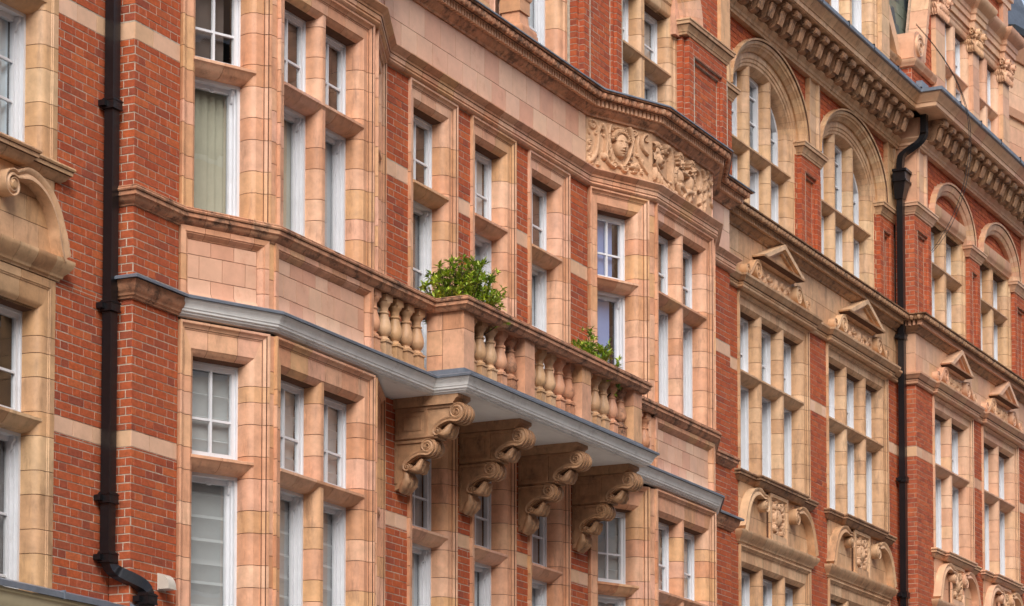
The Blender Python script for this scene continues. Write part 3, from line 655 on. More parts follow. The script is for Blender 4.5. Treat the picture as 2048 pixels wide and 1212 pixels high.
# ---- sill course, running on as the balcony coping
SIL = [(.0, 8.675), (.012, 8.675), (.016, 8.69), (.035, 8.7), (.058, 8.722), (.068, 8.748), (.085, 8.752), (.085, 8.79), (.098, 8.793), (.104, 8.806), (.098, 8.818), (.09, 8.822), (.094, 8.83), (.085, 8.84), (0, 8.858), (-.16, 8.858), (-.16, 8.675)]
BX0, BX1, YB = 4.92, 9.55, -.81
course(CB, 'sill_course', [(0, .227), (0, 0), A1, B1, (C1[0], YF)], SIL, M_TCW, .25)
course(CB, 'sill_course', [(10.74, YF), C2, D2, (XE, 0), (XE, .227)], SIL, M_TCW, .25)
# terracotta moulding below the lead on the brick piers
PM = [(.0, 7.83), (.025, 7.83), (.03, 7.85), (.045, 7.855), (.05, 7.875), (.055, 7.88), (.075, 7.9), (.09, 7.935), (.095, 7.97), (.1, 7.985), (-.1, 7.985), (-.1, 7.83)]
course(CB, 'pier_moulding', [(0, .227), (0, 0), (A1[0]-.02, 0)], PM, M_TCW, .3)
course(CB, 'pier_moulding', [(D2[0]+.02, 0), (XE, 0), (XE, .227)], PM, M_TCW, .3)
# white-painted cornice with lead top: bays and balcony edge
WC = [(-.05, 7.835), (.02, 7.835), (.024, 7.85), (.045, 7.853), (.05, 7.87), (.066, 7.875), (.07, 7.895), (.078, 7.9), (.084, 7.925), (.098, 7.95), (.112, 7.965), (.118, 7.983), (-.05, 7.983)]
BP = [A1, B1, (BX0-.02, YF), (BX0-.02, YB-.02), (BX1+.02, YB-.02), (BX1+.02, YF), C2, D2]
course(CB, 'white_cornice', BP, WC, None, 99, core=M_CORN, off=0)
LD = [(-.2, 8.03), (.02, 8.012), (.125, 7.99), (.13, 7.984), (.138, 7.984), (.14, 8.006), (.128, 8.016), (.02, 8.03), (-.2, 8.045)]
course(CB, 'lead_flashing', [(0, .227), (0, 0)]+BP+[(XE, 0), (XE, .227)], LD, None, 99, core=M_LEAD, off=0)

# ---- balcony
slab = VF()
slab.prism([(C1[0], YF, 7.838), (BX0, YF, 7.838), (BX0, YB, 7.838), (BX1, YB, 7.838), (BX1, YF, 7.838), (B2[0], YF, 7.838), (A2[0], .02, 7.838), (D1[0], .02, 7.838)],
           [(C1[0], YF, 8.03), (BX0, YF, 8.03), (BX0, YB, 8.03), (BX1, YB, 8.03), (BX1, YF, 8.03), (B2[0], YF, 8.03), (A2[0], .02, 8.03), (D1[0], .02, 8.03)])
BAL = obj('balcony', slab.get(), M_SOFF, CB, smooth=0)
obj('lead_kerb', VF().box(BX0-.012, BX0+.25, YB-.012, YF+.05, 8.02, 8.1).get(), M_LEAD, BAL)
obj('lead_kerb', VF().box(BX0+.252, BX1+.012, YB-.012, YB+.25, 8.02, 8.1).get(), M_LEAD, BAL)
zb0, zb1 = 8.1, 8.725
def bal_vf():
    v = VF()
    v.box(-.07, .07, -.07, .07, 0, .03); v.box(-.06, .06, -.06, .06, .03, .14); v.box(-.071, .071, -.071, .071, .14, .16)
    k = 1.13
    v.add(*lathe([(r_*k, z) for r_, z in [(.058, .16), (.06, .172), (.05, .185), (.04, .19), (.039, .205), (.054, .222), (.067, .25), (.071, .285), (.066, .325), (.055, .37), (.045, .41), (.042, .43), (.05, .436), (.053, .446), (.046, .455), (.04, .46), (.04, .49), (.044, .51), (.058, .53), (.064, .545), (.064, .56)]], 18))
    v.box(-.066, .066, -.066, .066, .56, .626); return v.get()
def ped_blocks(name, x0, x1, y0, y1):
    p = obj('pedestal', VF().box(x0+.006, x1-.006, y0+.006, y1-.006, zb0, zb1).get(), M_JOINT, BAL)
    for (a, b) in ((zb0, zb0+.42), (zb0+.42, zb1)):
        H = round(b-a-GAP, 4); W_ = round(x1-x0, 4); Dp = round(y1-y0, 4)
        piece('terracotta_block', ('pb', W_, Dp, H), lambda: VF().box(0, W_, 0, Dp, 0, H).get(), M_TC, p, Fr(x0, y0), 0, 0, a)
    return p
# corner pedestal at the near end, with its long flank
p = obj('pedestal', VF().box(BX0+.006, BX0+.234, YB+.006, YF+.06, zb0, zb1).get(), M_JOINT, BAL)
for ya, yb, zs in ((YB, YB+.25, [zb0, zb0+.42, zb1]), (YB+.25, YF+.07, [zb0, zb0+.16, zb0+.42, zb1])):
    for a, b in zip(zs[:-1], zs[1:]):
        Dp, H = round(yb-ya-GAP, 4), round(b-a-GAP, 4)
        piece('terracotta_block', ('pb', .24, Dp, H), lambda: VF().box(0, .24, 0, Dp, 0, H).get(), M_TC, p, Fr(BX0, ya), 0, 0, a)
PX = [(BX0, BX0+.24), (6.38, 6.62), (7.86, 8.10), (9.31, 9.55)]
for i, (a, b) in enumerate(PX[1:]): ped_blocks('p', a, b, YB, YB+.24 if i < 2 else YF+.07)
for (a, b), (c, d) in zip(PX[:-1], PX[1:]):
    st = (c-b)/5
    for k in range(5): piece('baluster', ('bal',), bal_vf, (M_TCB, M_TCY, M_TCB, M_TC, M_TCW)[k], BAL, Fr(b+st*(k+.5), YB+.125), 0, 0, zb0)
for k in range(5): piece('baluster', ('bal',), bal_vf, (M_TC, M_TCB, M_TCY, M_TCB, M_TCB)[k], BAL, Fr(3.76+.236*k, YF+.07), 0, 0, zb0-.03)
for k in range(5): piece('baluster', ('bal',), bal_vf, M_TC, BAL, Fr(9.68+.236*k, YF+.07), 0, 0, zb0-.03)
def coping(path):
    cp = [(d, z+.03 if z < 8.7 else z) for d, z in SIL]; cp = [(d, z) for d, z in cp[:-2]]+[(-.27, 8.858), (-.27, 8.715)]
    c = course(CB, 'balcony_coping', path, cp, M_TCW, .26); return c
coping([(C1[0]+.003, YF), (BX0, YF), (BX0, YB), (BX1, YB), (BX1, YF), (10.737, YF)])

# ---- scrolled brackets under the balcony
def bracket(bld, cx, wd=.25):
    body = VF(); y0 = YB+.02
    def ext(poly, a, b, v=None):
        (v or body).prism([(a, y, z) for y, z in poly], [(b, y, z) for y, z in poly])
    # panelled upper block and lower block behind the scrolls
    ext([(0, 7.84), (y0+.03, 7.84), (y0+.03, 7.80), (y0+.06, 7.785), (y0+.075, 7.76), (y0+.09, 7.75), (y0+.09, 7.735), (0, 7.735)], cx-wd/2-.02, cx+wd/2+.02)
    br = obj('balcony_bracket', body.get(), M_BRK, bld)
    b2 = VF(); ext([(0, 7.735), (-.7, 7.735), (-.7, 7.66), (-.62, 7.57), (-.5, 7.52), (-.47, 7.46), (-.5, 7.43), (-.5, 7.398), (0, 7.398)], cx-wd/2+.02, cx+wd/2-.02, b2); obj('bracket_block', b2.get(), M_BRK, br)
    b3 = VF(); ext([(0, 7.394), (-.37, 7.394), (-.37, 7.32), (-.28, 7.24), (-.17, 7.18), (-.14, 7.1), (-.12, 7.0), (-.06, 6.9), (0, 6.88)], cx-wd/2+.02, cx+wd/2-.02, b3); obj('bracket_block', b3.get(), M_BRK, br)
    # raised frame round the sunk side panel
    for s in (-1, 1):
        x = cx+s*(wd/2-.02); fv = VF()
        for a, b, c, d in ((-.385, -.355, 7.41, 7.73), (-.045, -.012, 7.41, 7.73), (-.355, -.045, 7.685, 7.73), (-.355, -.045, 7.41, 7.45), (-.69, -.385, 7.705, 7.73), (-.47, -.385, 7.41, 7.425), (-.03, -.005, 6.95, 7.385), (-.33, -.03, 7.36, 7.385)):
            fv.box(min(x, x+s*.016), max(x, x+s*.016), a, b, c, d)
        for a, b, c, d in ((-.315, -.295, 7.49, 7.645), (-.105, -.085, 7.49, 7.645), (-.295, -.105, 7.627, 7.645), (-.295, -.105, 7.49, 7.508)):
            fv.box(min(x, x+s*.008), max(x, x+s*.008), a, b, c, d)
        obj('side_moulding', fv.get(), M_BRK, br)
    def scroll_band(va, vz, R_v, ca, cz, rc, w0, nm):
        # in (a = distance from wall, z): curl, S-shaped band, then the volute rolling over the front
        curl = spiral(ca, cz, rc, rc*.2, R_(150), 1.35, 26)[::-1]
        p0 = curl[-1]; vol = spiral(va, vz, R_v, R_v*.14, R_(248), 2.05, 60); p1 = vol[0]
        mid = bez(p0, (p0[0]+.015, p0[1]+.05), (p0[0]+(p1[0]-p0[0])*.45, p1[1]+.0), (p1[0]-.05, p1[1]+.018), p1, n=18)
        path = curl[:-1]+mid+vol[1:]; n = len(path)
        wid = [w0*(.4+.6*min(1, i/26))*(1 if i < n-60 else .35+.65*(n-i)/60) for i in range(n)]
        V, F = ribbon(path, wid, -wd/2, wd/2, .01)
        obj(nm, ([(cx+y, -x, z) for x, y, z in V], F), M_BRK, br, smooth=40)
        for (a_, z_, r_, e_) in ((va, vz, R_v*.96, .018), (ca, cz, rc*.95, .014)):
            V2, F2 = lathe([(r_, -wd/2+e_), (r_, wd/2-e_)], 20); obj('volute_drum', ([(cx+z, -a_+x, z_+y) for x, y, z in V2], F2), M_BRK, br)
        for k in (-1, 0, 1):                                   # raised ribs along the front of the band
            off = [(p[0], p[1]) for p in mid+vol[1:26]]; T = np.gradient(np.array(off), axis=0); T /= np.linalg.norm(T, axis=1)[:, None]; Nn = np.stack([T[:, 1], -T[:, 0]], 1)
            P = np.array(off)+Nn*(w0*.5); V, F = ribbon([tuple(q) for q in P], .018, k*.07-.018, k*.07+.018, 0)
            obj('scroll_rib', ([(cx+y, -x, z) for x, y, z in V], F), M_BRK, br, smooth=40)
    scroll_band(.725, 7.655, .088, .5, 7.468, .036, .046, 'upper_scroll')
    scroll_band(.385, 7.318, .078, .15, 7.12, .036, .042, 'lower_scroll')
    def leafv(pts, rr0, nm):
        v = VF(); k = 7; P = bez(*pts, n=10)
        for j in range(-2, 3):
            V = []; F = []
            for i, (a_, z_) in enumerate(P):
                r_ = rr0*(.5+.75*math.sin(math.pi*(i+.8)/10.2))*(1.15 if j % 2 == 0 else .85); wob = .006*math.sin(i*2.2+j)
                for q in range(k): t = 2*math.pi*q/k; V.append((cx+j*wd*.19*(1-.25*i/9)+r_*math.cos(t), -a_+wob+r_*math.sin(t)*.8, z_+r_*math.sin(t)*.6))
                if i: F += [((i-1)*k+q, (i-1)*k+(q+1) % k, i*k+(q+1) % k, i*k+q) for q in range(k)]
            F += [tuple(range(k)), tuple(range(9*k, 10*k))]; v.add(V, F)
        obj(nm, v.get(), M_BRK, br, smooth=60)
    leafv([(.49, 7.44), (.56, 7.395), (.6, 7.45), (.65, 7.535)], .034, 'acanthus_leaf'); leafv([(.15, 7.09), (.24, 7.05), (.26, 7.1), (.31, 7.19)], .03, 'acanthus_leaf')
    leafv([(.13, 7.06), (.16, 6.97), (.08, 6.93), (.05, 6.86)], .036, 'acanthus_leaf')
    return br
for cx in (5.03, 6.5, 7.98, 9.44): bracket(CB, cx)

# ---- brick fields and pale bands
ZBANDS_L = [(ZB, 6.497), (6.645, 7.83)]; ZBANDS_U = [(8.03, 8.675), (8.675, 10.196), (10.355, 11.36)]
for a, b in ZBANDS_L+ZBANDS_U:
    bricks('C', fC, 0.0, A1[0], a, b); bricks('C', fSide, 0, .2265, a, b, phase=.1)
    bricks('C', fC, D2[0], XE, a, b)
    for x0, x1 in ((D1[0]-.02, WX[0]-.55), (WX[0]+.55, WX[1]-.55), (WX[1]+.55, WX[2]-.55), (WX[2]+.55, A2[0]+.02)): bricks('C', fC, x0, x1, a, b, phase=x0)
def band(bld, fr, x0, x1, z0, z1, m=M_BAND, w_=.3):
    part = obj('stone_band', VF().box(x0+.012, x1-.012, .01, .15, z0, z1).get(fr), M_JOINT, bld)
    xs = splits(x0, x1, (w_,))
    for a, b in zip(xs[:-1], xs[1:]):
        W_, H = round(b-a-GAP, 4), round(z1-z0-.006, 4)
        piece('band_block', ('bb', W_, H), lambda: VF().box(.004, W_, 0, .06, 0, H).get(), m, part, fr, a, .0, z0+.003)
for z0, z1 in ((6.497, 6.645), (10.196, 10.355)):
    band(CB, fC, 0, A1[0], z0, z1); band(CB, fSide, 0, .226, z0, z1); band(CB, fC, D2[0], XE, z0, z1)
    for x0, x1 in ((D1[0]-.02, WX[0]-.55), (WX[0]+.55, WX[1]-.55), (WX[1]+.55, WX[2]-.55), (WX[2]+.55, A2[0]+.02)): band(CB, fC, x0, x1, z0, z1)

# ---- attic storey over the bays
YA = .03
fA, fA2 = Fr(0, YA), Fr(0, YA+.16)
AZ0, AZT, ACAP = 12.5, 13.63, 14.22
def nook_pier(key, bld, x0, x1, y, z0, z1, left=True, right=False, panel=True, depth=.16):
    """brick pier with stepped moulded nook on its flanks and a sunk panel"""
    f = Fr(0, y); pw = .16
    if panel:
        px0, px1, pz1_ = x0+pw, x1-pw, z1-.22
        for a, b in ((x0, px0), (px1, x1)): bricks(key, f, a, b, z0, z1, phase=a)
        bricks(key, f, px0, px1, pz1_, z1)
        bricks(key, f, px0+.05, px1-.05, z0, pz1_-.05, y=.07)
        for a in (px0, px1-.05): bricks(key, f, a, a+.05, z0, pz1_, y=.035)
        bricks(key, f, px0+.05, px1-.05, pz1_-.05, pz1_, y=.035)
        fs = Fr(px1, y, math.pi/2); 
        bricks(key, Fr(px1, y+.07, -math.pi/2), 0, .07, z0, pz1_)
    else: bricks(key, f, x0, x1, z0, z1, phase=x0)
    if left:
        bricks(key, Fr(x0, y+.07, -math.pi/2), 0, .07, z0, z1); bricks(key, Fr(0, y+.07), x0-.07, x0, z0, z1); bricks(key, Fr(x0-.07, y+depth, -math.pi/2), 0, depth-.07, z0, z1)
    if right:
        bricks(key, Fr(0, y+.07), x1, x1+.07, z0, z1)
CAPP = lambda z: [(.0, z), (.012, z), (.02, z+.03), (.03, z+.035), (.035, z+.06), (.05, z+.08), (.065, z+.11), (.085, z+.12), (.09, z+.16), (.1, z+.165), (.1, z+.185), (-.1, z+.2), (-.1, z)]
nook_pier('C', CB, 13.1, XE, YA, AZ0, ACAP); nook_pier('C', CB, 9.77, 10.9, YA, AZ0, 15.6)
course(CB, 'pier_capital', [(13.0, YA+.3), (13.0, YA), (XE, YA), (XE, YA+.2)], CAPP(ACAP), M_TCB, .3)
# bay-side attic window: two lights
surround(CB, fA2, 10.9, 13.04, AZ0, 14.66, M_TCY, .05, PLAIN, (11.97,), AZT)
two_tier(CB, fA2, 10.9, 13.04, AZ0, AZT, 14.66-TS-.05, (11.97,), [LNET, NET], bars=(.5,))
def arch_ring(bld, name, fr, cx, zs, a0, b0, a1, b1, y0, y1, m, n=22, t0=0., t1=math.pi, steps=(), bn='voussoir'):
    """moulded elliptical ring between (a0,b0) inner and (a1,b1) outer; steps = profile [(radial 0..1, y)]"""
    prof = steps or [(0, y1), (0, y0), (1, y0), (1, y1)]
    core = VF(); part = None
    k = len(prof)
    def sec(t, e=0.):
        P = [((.03+.94*q) if e else q, yy+e) for q, yy in prof]
        return [(cx+(a0+(a1-a0)*q)*math.cos(t), yy, zs+(b0+(b1-b0)*q)*math.sin(t)) for q, yy in P]
    N = n*2; 
    for i in range(N):
        A, B = sec(t0+(t1-t0)*i/N, .006), sec(t0+(t1-t0)*(i+1)/N, .006); core.prism(A, B)
    part = obj(name, core.get(fr), M_JOINT, bld)
    for i in range(n):
        ta, tb = t0+(t1-t0)*i/n, t0+(t1-t0)*(i+1)/n-.0025/a1*1.6
        v = VF(); tm = (ta+tb)/2
        v.prism(sec(ta), sec(tm)); v.prism(sec(tm), sec(tb)); obj(bn, v.get(fr), m, part)
    return part
arch_ring(CB, 'arch_moulding', Fr(0, YA), 11.97, 14.42, 1.0, .55, 1.5, 1.05, -.02, .2, M_TC, 18, 0, 2.2, [(0, .12), (.1, .1), (.15, .06), (.3, .05), (.35, .02), (.5, .0), (.6, -.03), (.8, -.04), (1, -.05), (1, .2), (0, .2)])
bricks('C', fA, 13.48, 14.1, 14.42, 15.6)
obj('tympanum', VF().box(10.9, 13.6, YA+.13, YA+.3, 14.67, 15.7).get(), M_TC, CB); obj('tympanum', VF().box(12.87, 13.4, YA+.1, YA+.3, 14.2, 15.7).get(), M_TC, CB)

obj('corner_pilaster', VF().box(14.1, XE, YA-.05, YA+.2, 14.42, 15.6).get(), M_TC, CB)
# centre attic window with free-standing half column
surround(CB, fA2, 4.92, 9.6, AZ0, 14.9, M_TC, .05, PLAIN, (), None, pat=(.36, .36))
for x0, x1 in ((5.14, 6.55), (8.02, 9.385)):
    light(CB, fA2, x0, (x0+x1)/2-.02, AZ0, 14.6, 'low', LNET, bars=(.3, .6)); light(CB, fA2, (x0+x1)/2+.02, x1, AZ0, 14.6, 'low', NET, bars=(.3, .6))
light(CB, fA2, 6.9, 7.66, AZ0, 14.6, 'low', NET, bars=(.3, .6))
def column(bld, cx, y, m):
    p = VF().box(cx-.2, cx+.2, y-.2, y+.2, 12.5, 12.62)
    c = obj('column', p.get(), m, bld)
    v = VF()
    for pr_ in ([(.2, 12.62), (.21, 12.65), (.2, 12.68), (.15, 12.7), (.13, 12.76), (.12, 12.86)],):
        V, F = lathe([(r_*1.3, z) for r_, z in pr_], 4); v.add([(x+cx, yy+y, z) for x, yy, z in V], F)
    obj('column_foot', v.get(), m, c)
    obj('column_block', VF().box(cx-.13, cx+.13, y-.13, y+.13, 12.86, 13.02).get(), m, c)
    V, F = lathe([(.2, 13.02), (.215, 13.05), (.2, 13.08), (.17, 13.1), (.16, 13.14)], 4); obj('column_collar', ([(x+cx, yy+y, z) for x, yy, z in V], F), m, c)
    v = VF(); v.box(cx-.1, cx+.1, y-.1, y+.1, 13.14, 14.9)
    for k in range(-2, 3): v.box(cx+k*.04-.012, cx+k*.04+.012, y-.113, y-.1, 13.2, 14.9); v.box(cx-.113, cx-.1, y+k*.04-.012, y+k*.04+.012, 13.2, 14.9)
    obj('column_shaft', v.get(), m, c)
column(CB, 7.83, .02, M_TC); column(CB, 6.6, .02, M_TC)
for x0, x1 in ((6.56, 6.89), (7.67, 8.01)):
    p = obj('stone_pier', VF().box(x0+.01, x1-.01, .17, .4, AZ0, 14.9).get(), M_JOINT, CB)
    upright(None, p, M_TC, Fr(0, .15), [(x0, .06), (x0+.03, .02), (x0+.05, .02), (x0+.06, 0), (x1-.06, 0), (x1-.05, .02), (x1-.03, .02), (x1, .06), (x1, .2), (x0, .2)], AZ0, 14.9, (.36, .36))
lay_bricks('C', CB, M_BRICK, M_MORTAR)
# floors and rear wall so that the rooms are dark behind the glass
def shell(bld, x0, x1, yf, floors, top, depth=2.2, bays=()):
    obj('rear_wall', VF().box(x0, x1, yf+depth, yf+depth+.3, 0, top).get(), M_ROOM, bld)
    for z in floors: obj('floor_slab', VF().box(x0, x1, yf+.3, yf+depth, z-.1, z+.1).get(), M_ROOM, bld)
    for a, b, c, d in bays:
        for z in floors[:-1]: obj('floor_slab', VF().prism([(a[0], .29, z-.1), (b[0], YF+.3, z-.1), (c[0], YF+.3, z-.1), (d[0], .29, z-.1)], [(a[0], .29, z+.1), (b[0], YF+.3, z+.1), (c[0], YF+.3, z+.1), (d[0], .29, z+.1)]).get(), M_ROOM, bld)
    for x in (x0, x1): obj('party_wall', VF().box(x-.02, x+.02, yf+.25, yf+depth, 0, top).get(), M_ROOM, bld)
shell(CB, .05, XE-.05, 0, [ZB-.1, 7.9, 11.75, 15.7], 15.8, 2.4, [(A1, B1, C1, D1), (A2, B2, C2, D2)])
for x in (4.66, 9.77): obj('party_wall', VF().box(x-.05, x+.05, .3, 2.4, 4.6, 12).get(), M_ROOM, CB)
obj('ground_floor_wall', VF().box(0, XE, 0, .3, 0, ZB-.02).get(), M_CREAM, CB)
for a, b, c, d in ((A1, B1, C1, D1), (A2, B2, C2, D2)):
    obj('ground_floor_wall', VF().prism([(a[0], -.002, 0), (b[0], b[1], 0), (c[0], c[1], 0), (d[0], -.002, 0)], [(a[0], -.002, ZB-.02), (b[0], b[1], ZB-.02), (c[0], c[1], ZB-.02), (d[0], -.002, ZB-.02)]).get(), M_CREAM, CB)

# ================================================================== FLANKING FRONTS (left neighbour and right-hand front)
SILL2 = [(.0, 8.68), (.015, 8.68), (.02, 8.69), (.045, 8.705), (.06, 8.73), (.07, 8.75), (.09, 8.752), (.092, 8.785), (.105, 8.79), (.112, 8.805), (.105, 8.82), (-.1, 8.84), (-.1, 8.68)]
HOOD = [(.0, 7.81), (.02, 7.81), (.024, 7.83), (.04, 7.835), (.045, 7.85), (.05, 7.865), (.075, 7.885), (.1, 7.92), (.115, 7.95), (.12, 7.965), (.12, 7.99), (-.1, 8.005), (-.1, 7.81)]
PEDC = [(.0, 11.35), (.025, 11.35), (.045, 11.365), (.05, 11.39), (.035, 11.4), (.05, 11.405), (.052, 11.43), (.07, 11.435), (.09, 11.455), (.105, 11.485), (.125, 11.5), (.13, 11.53), (-.1, 11.55), (-.1, 11.35)]
def swan(bld, fr, cx, half, m, mc, rel=True):
    """apron with swan-neck scrolls and a carved panel between"""
    z0, z1 = 8.0, 8.68
    tiles(bld, 'apron_panel', fr, cx-half+.03, cx+half-.03, [z0, z0+.24, z0+.46, z1], .36, m, -.012, .04)
    for s in (-1, 1):
        tail = bez((cx+s*(half+.02), z0+.0), (cx+s*(half-.05), z0+.06), (cx+s*(half-.06), z0+.3), (cx+s*(half-.12), z0+.53), (cx+s*(half-.36), z0+.62), (cx+s*(half-.6), z0+.64), (cx+s*(half-.68), z0+.55), n=30)
        vc = (cx+s*(half-.78), z0+.45); sp = spiral(vc[0], vc[1], .11, .02, .9 if s > 0 else math.pi-.9, (1.5 if s > 0 else -1.5), 40)
        sp = spiral(vc[0], vc[1], .115, .018, 1.0 if s > 0 else math.pi-1.0, (1.45 if s > 0 else -1.45), 44)
        path = tail[:-4]+sp
        n = len(path); wid = [(.12 if i < 8 else .1)*(1 if i < n-44 else (.5+.5*(n-i)/44)*.6) for i in range(n)]
        V, F = ribbon(path, wid, -.13, .0, .022)
        part = obj('swan_neck_scroll', VF().add(V, F).get(fr), m, bld, smooth=40)
        V, F = lathe([(.045, 0), (.045, .125), (.03, .138), (.0, .14)], 14)
        obj('volute_eye', VF().add([(vc[0]+x, -z, vc[1]+y) for x, y, z in V], F).get(fr), m, part)
    pw = .36
    fp = obj('panel_frame', VF().box(cx-pw, cx+pw, -.04, -.012, z0+.01, z1-.01).get(fr), M_JOINT, bld)
    pr_ = [(0, .075), (.05, .075), (.055, .06), (.07, .055), (.085, .042), (.0, .042)]
    for a, sg in ((cx-pw, 1), (cx+pw, -1)):
        upright(None, fp, m, fr, [(sg*t, -d) for t, d in pr_], z0+.01, z1-.01, (.24,), [z1-.01-t for t, d in pr_], x=a)
    piece('terracotta_block', ('ph', pw), lambda: VF().prism([(t, -d, -t) for t, d in pr_], [(2*pw-t, -d, -t) for t, d in pr_]).get(), m, fp, fr, cx-pw, 0, z1-.01)
    piece('terracotta_block', ('pb2', pw), lambda: VF().box(.085, 2*pw-.085, -.075, -.04, 0, .09).get(), m, fp, fr, cx-pw, 0, z0+.012)
    W_ = 2*pw-.17; H = .46; r = Relief(W_, H, .007)
    rr = random.Random(int(cx*10))
    r.blob(W_/2, .24, .1, .13, .05); r.blob(W_/2, .22, .06, .085, .07); r.scroll(W_/2, .39, .05, 0, 1.4, .02, .055)
    for s in (-1, 1):
        for k in range(7): r.leaf(W_/2+s*.07, .06+.055*k, .13, .05, (0 if s > 0 else math.pi)+s*(-.9+.3*k), .05)
        r.scroll(W_/2+s*.15, .37, .045, 1, 1.4, .018, .05); r.scroll(W_/2+s*.15, .07, .045, 2, 1.4, .018, .05); r.curve(bez((W_/2+s*.1, .12), (W_/2+s*.22, .2), (W_/2+s*.14, .32)), .02, .025, .055)
    relief_obj('cartouche_carving', r, mc, fp, fr, cx-W_/2, -.043, z0+.115, 1.)
def breakout(fr, x0, x1, cx, half, o=.07):
    y = 0; W = lambda x, yy: fr.w(x, yy, 0)[:2]
    return [W(x0, .0), W(cx-half, 0), W(cx-half, -o), W(cx+half, -o), W(cx+half, 0), W(x1, .0)]
def crest(bld, fr, cx, m, mc, half=.7, out=1.36, z0=11.55):
    """small pediment over a carved panel, flanked by scrolls"""
    tiles(bld, 'crest_panel', fr, cx-half+.02, cx+half-.02, [z0, z0+.33], .33, m, -.02, .05, False)
    fp = bld; W_ = 2*half-.22; r = Relief(W_, .25, .008)
    for k in range(9):
        x = W_*(k+.5)/9; r.scroll(x, .125+.04*(-1)**k, .05, k, 1.4, .018, .035); r.leaf(x, .12, .11, .045, .8*(-1)**k+k, .035); r.blob(x+.04, .05, .025, .02, .03)
    r.blob(W_/2, .13, .07, .09, .05)
    relief_obj('scrollwork_carving', r, mc, bld, fr, cx-W_/2, -.022, z0+.03)
    zp = z0+.33
    bp = [(.0, 0), (.02, 0), (.03, .015), (.06, .03), (.1, .035), (.15, .05), (.16, .07), (-.02, .07), (-.02, 0)]
    W = lambda x, yy: fr.w(x, yy, 0)[:2]
    course(bld, 'pediment_base', [W(cx-half+.02, .03), W(cx-half+.02, -.03), W(cx+half-.02, -.03), W(cx+half-.02, .03)], [(d, zp+z) for d, z in bp], m, .35)
    zt = zp+.07; ap = .33; h2 = half+.12
    ped = VF(); ped.prism([(cx-h2+.07, -.1, zt), (cx+h2-.07, -.1, zt), (cx, -.1, zt+ap-.05)], [(cx-h2+.07, .02, zt), (cx+h2-.07, .02, zt), (cx, .02, zt+ap-.05)])
    pd = obj('pediment', ped.get(fr), m, bld)
    for s in (-1, 1):
        rk = VF(); rk.prism([(cx+s*h2, -.19, zt), (cx+s*(h2-.16), -.19, zt), (cx, -.19, zt+ap-.07), (cx, -.19, zt+ap)], [(cx+s*h2, .02, zt), (cx+s*(h2-.16), .02, zt), (cx, .02, zt+ap-.07), (cx, .02, zt+ap)])
        obj('raking_cornice', rk.get(fr), m, pd)
        tb = VF(); e = .006; tb.prism([(cx+s*(h2-.16)+s*e, -.14, zt+.001), (cx+s*(h2-.26), -.14, zt+.001), (cx, -.14, zt+ap-.12), (cx, -.14, zt+ap-.072)], [(cx+s*(h2-.16)+s*e, -.05, zt+.001), (cx+s*(h2-.26), -.05, zt+.001), (cx, -.05, zt+ap-.12), (cx, -.05, zt+ap-.072)])
        obj('inner_moulding', tb.get(fr), m, pd)
        # flanking scroll
        vc = (cx+s*(half+.12), z0+.18); sp = spiral(vc[0], vc[1], .13, .02, math.pi/2-.6*s, (-1.6 if s > 0 else 1.6)*-1, 46)[::-1]
        tail = bez((cx+s*(half+.2), z0+.28), (cx+s*(half+.32), z0+.2), (cx+s*(half+.36), z0+.08), (cx+s*(half+.48), z0+.06), n=14)
        sp2 = spiral(cx+s*(half+.5), z0+.11, .085, .015, -math.pi/2, (1.4 if s > 0 else -1.4), 34)
        sc = None
        for nm, path, w0 in (('crest_scroll', sp+tail[2:], .05), ('crest_curl', sp2, .04)):
            wd = [w0*(.5+.5*min(1, (i if nm == 'crest_scroll' else len(path)-i)/26)) for i in range(len(path))]
            V, F = ribbon(path, wd, -.1, .0, .01)
            sc = obj(nm, VF().add(V, F).get(fr), m, bld, smooth=40)
            c0 = vc if nm == 'crest_scroll' else (cx+s*(half+.5), z0+.11); rr = .1 if nm == 'crest_scroll' else .06
            V, F = lathe([(rr, 0), (rr, .06), (rr*.5, .085), (0, .09)], 14); obj('volute_eye', VF().add([(c0[0]+x, -z, c0[1]+y) for x, y, z in V], F).get(fr), mc, sc)
def two_storeys(bld, fr, cx, half, mull, m, mw, mc, cu, cl, low=True, crestargs=None, prof=SUR, key=None, top=11.345):
    W = lambda x, yy: fr.w(x, yy, 0)[:2]
    surround(bld, fr, cx-half, cx+half, 8.84, top, m, .03, prof, mull, 10.225); two_tier(bld, fr, cx-half, cx+half, 8.84, 10.225, top-TS-.03, mull, cu, bars=(.36, .68), topcur=bld is LB, deep=.1 if bld is LB else .17)
    course(bld, 'window_sill', [W(cx-half-.04, .02), W(cx-half-.04, -.0)] + breakout(fr, cx-half-.04, cx+half+.04, cx, half*.6)[1:-1] + [W(cx+half+.04, -.0), W(cx+half+.04, .02)], SILL2, mw, .27)
    swan(bld, fr, cx, half, m, mc)
    course(bld, 'hood_moulding', [W(cx-half-.02, .05), W(cx-half-.02, 0), W(cx+half+.02, 0), W(cx+half+.02, .05)], HOOD, m, .27)
    surround(bld, fr, cx-half, cx+half, ZB, 7.80, m, .07, prof, mull, 6.545); two_tier(bld, fr, cx-half, cx+half, ZB, 6.545, 7.80-TS-.07, mull, cl, bars=(.3, .62), topcur=False, deep=.1 if bld is LB else .17)
FB = [(ZB, 6.497), (6.645, 7.81), (7.81, 10.196), (10.355, 11.36)]

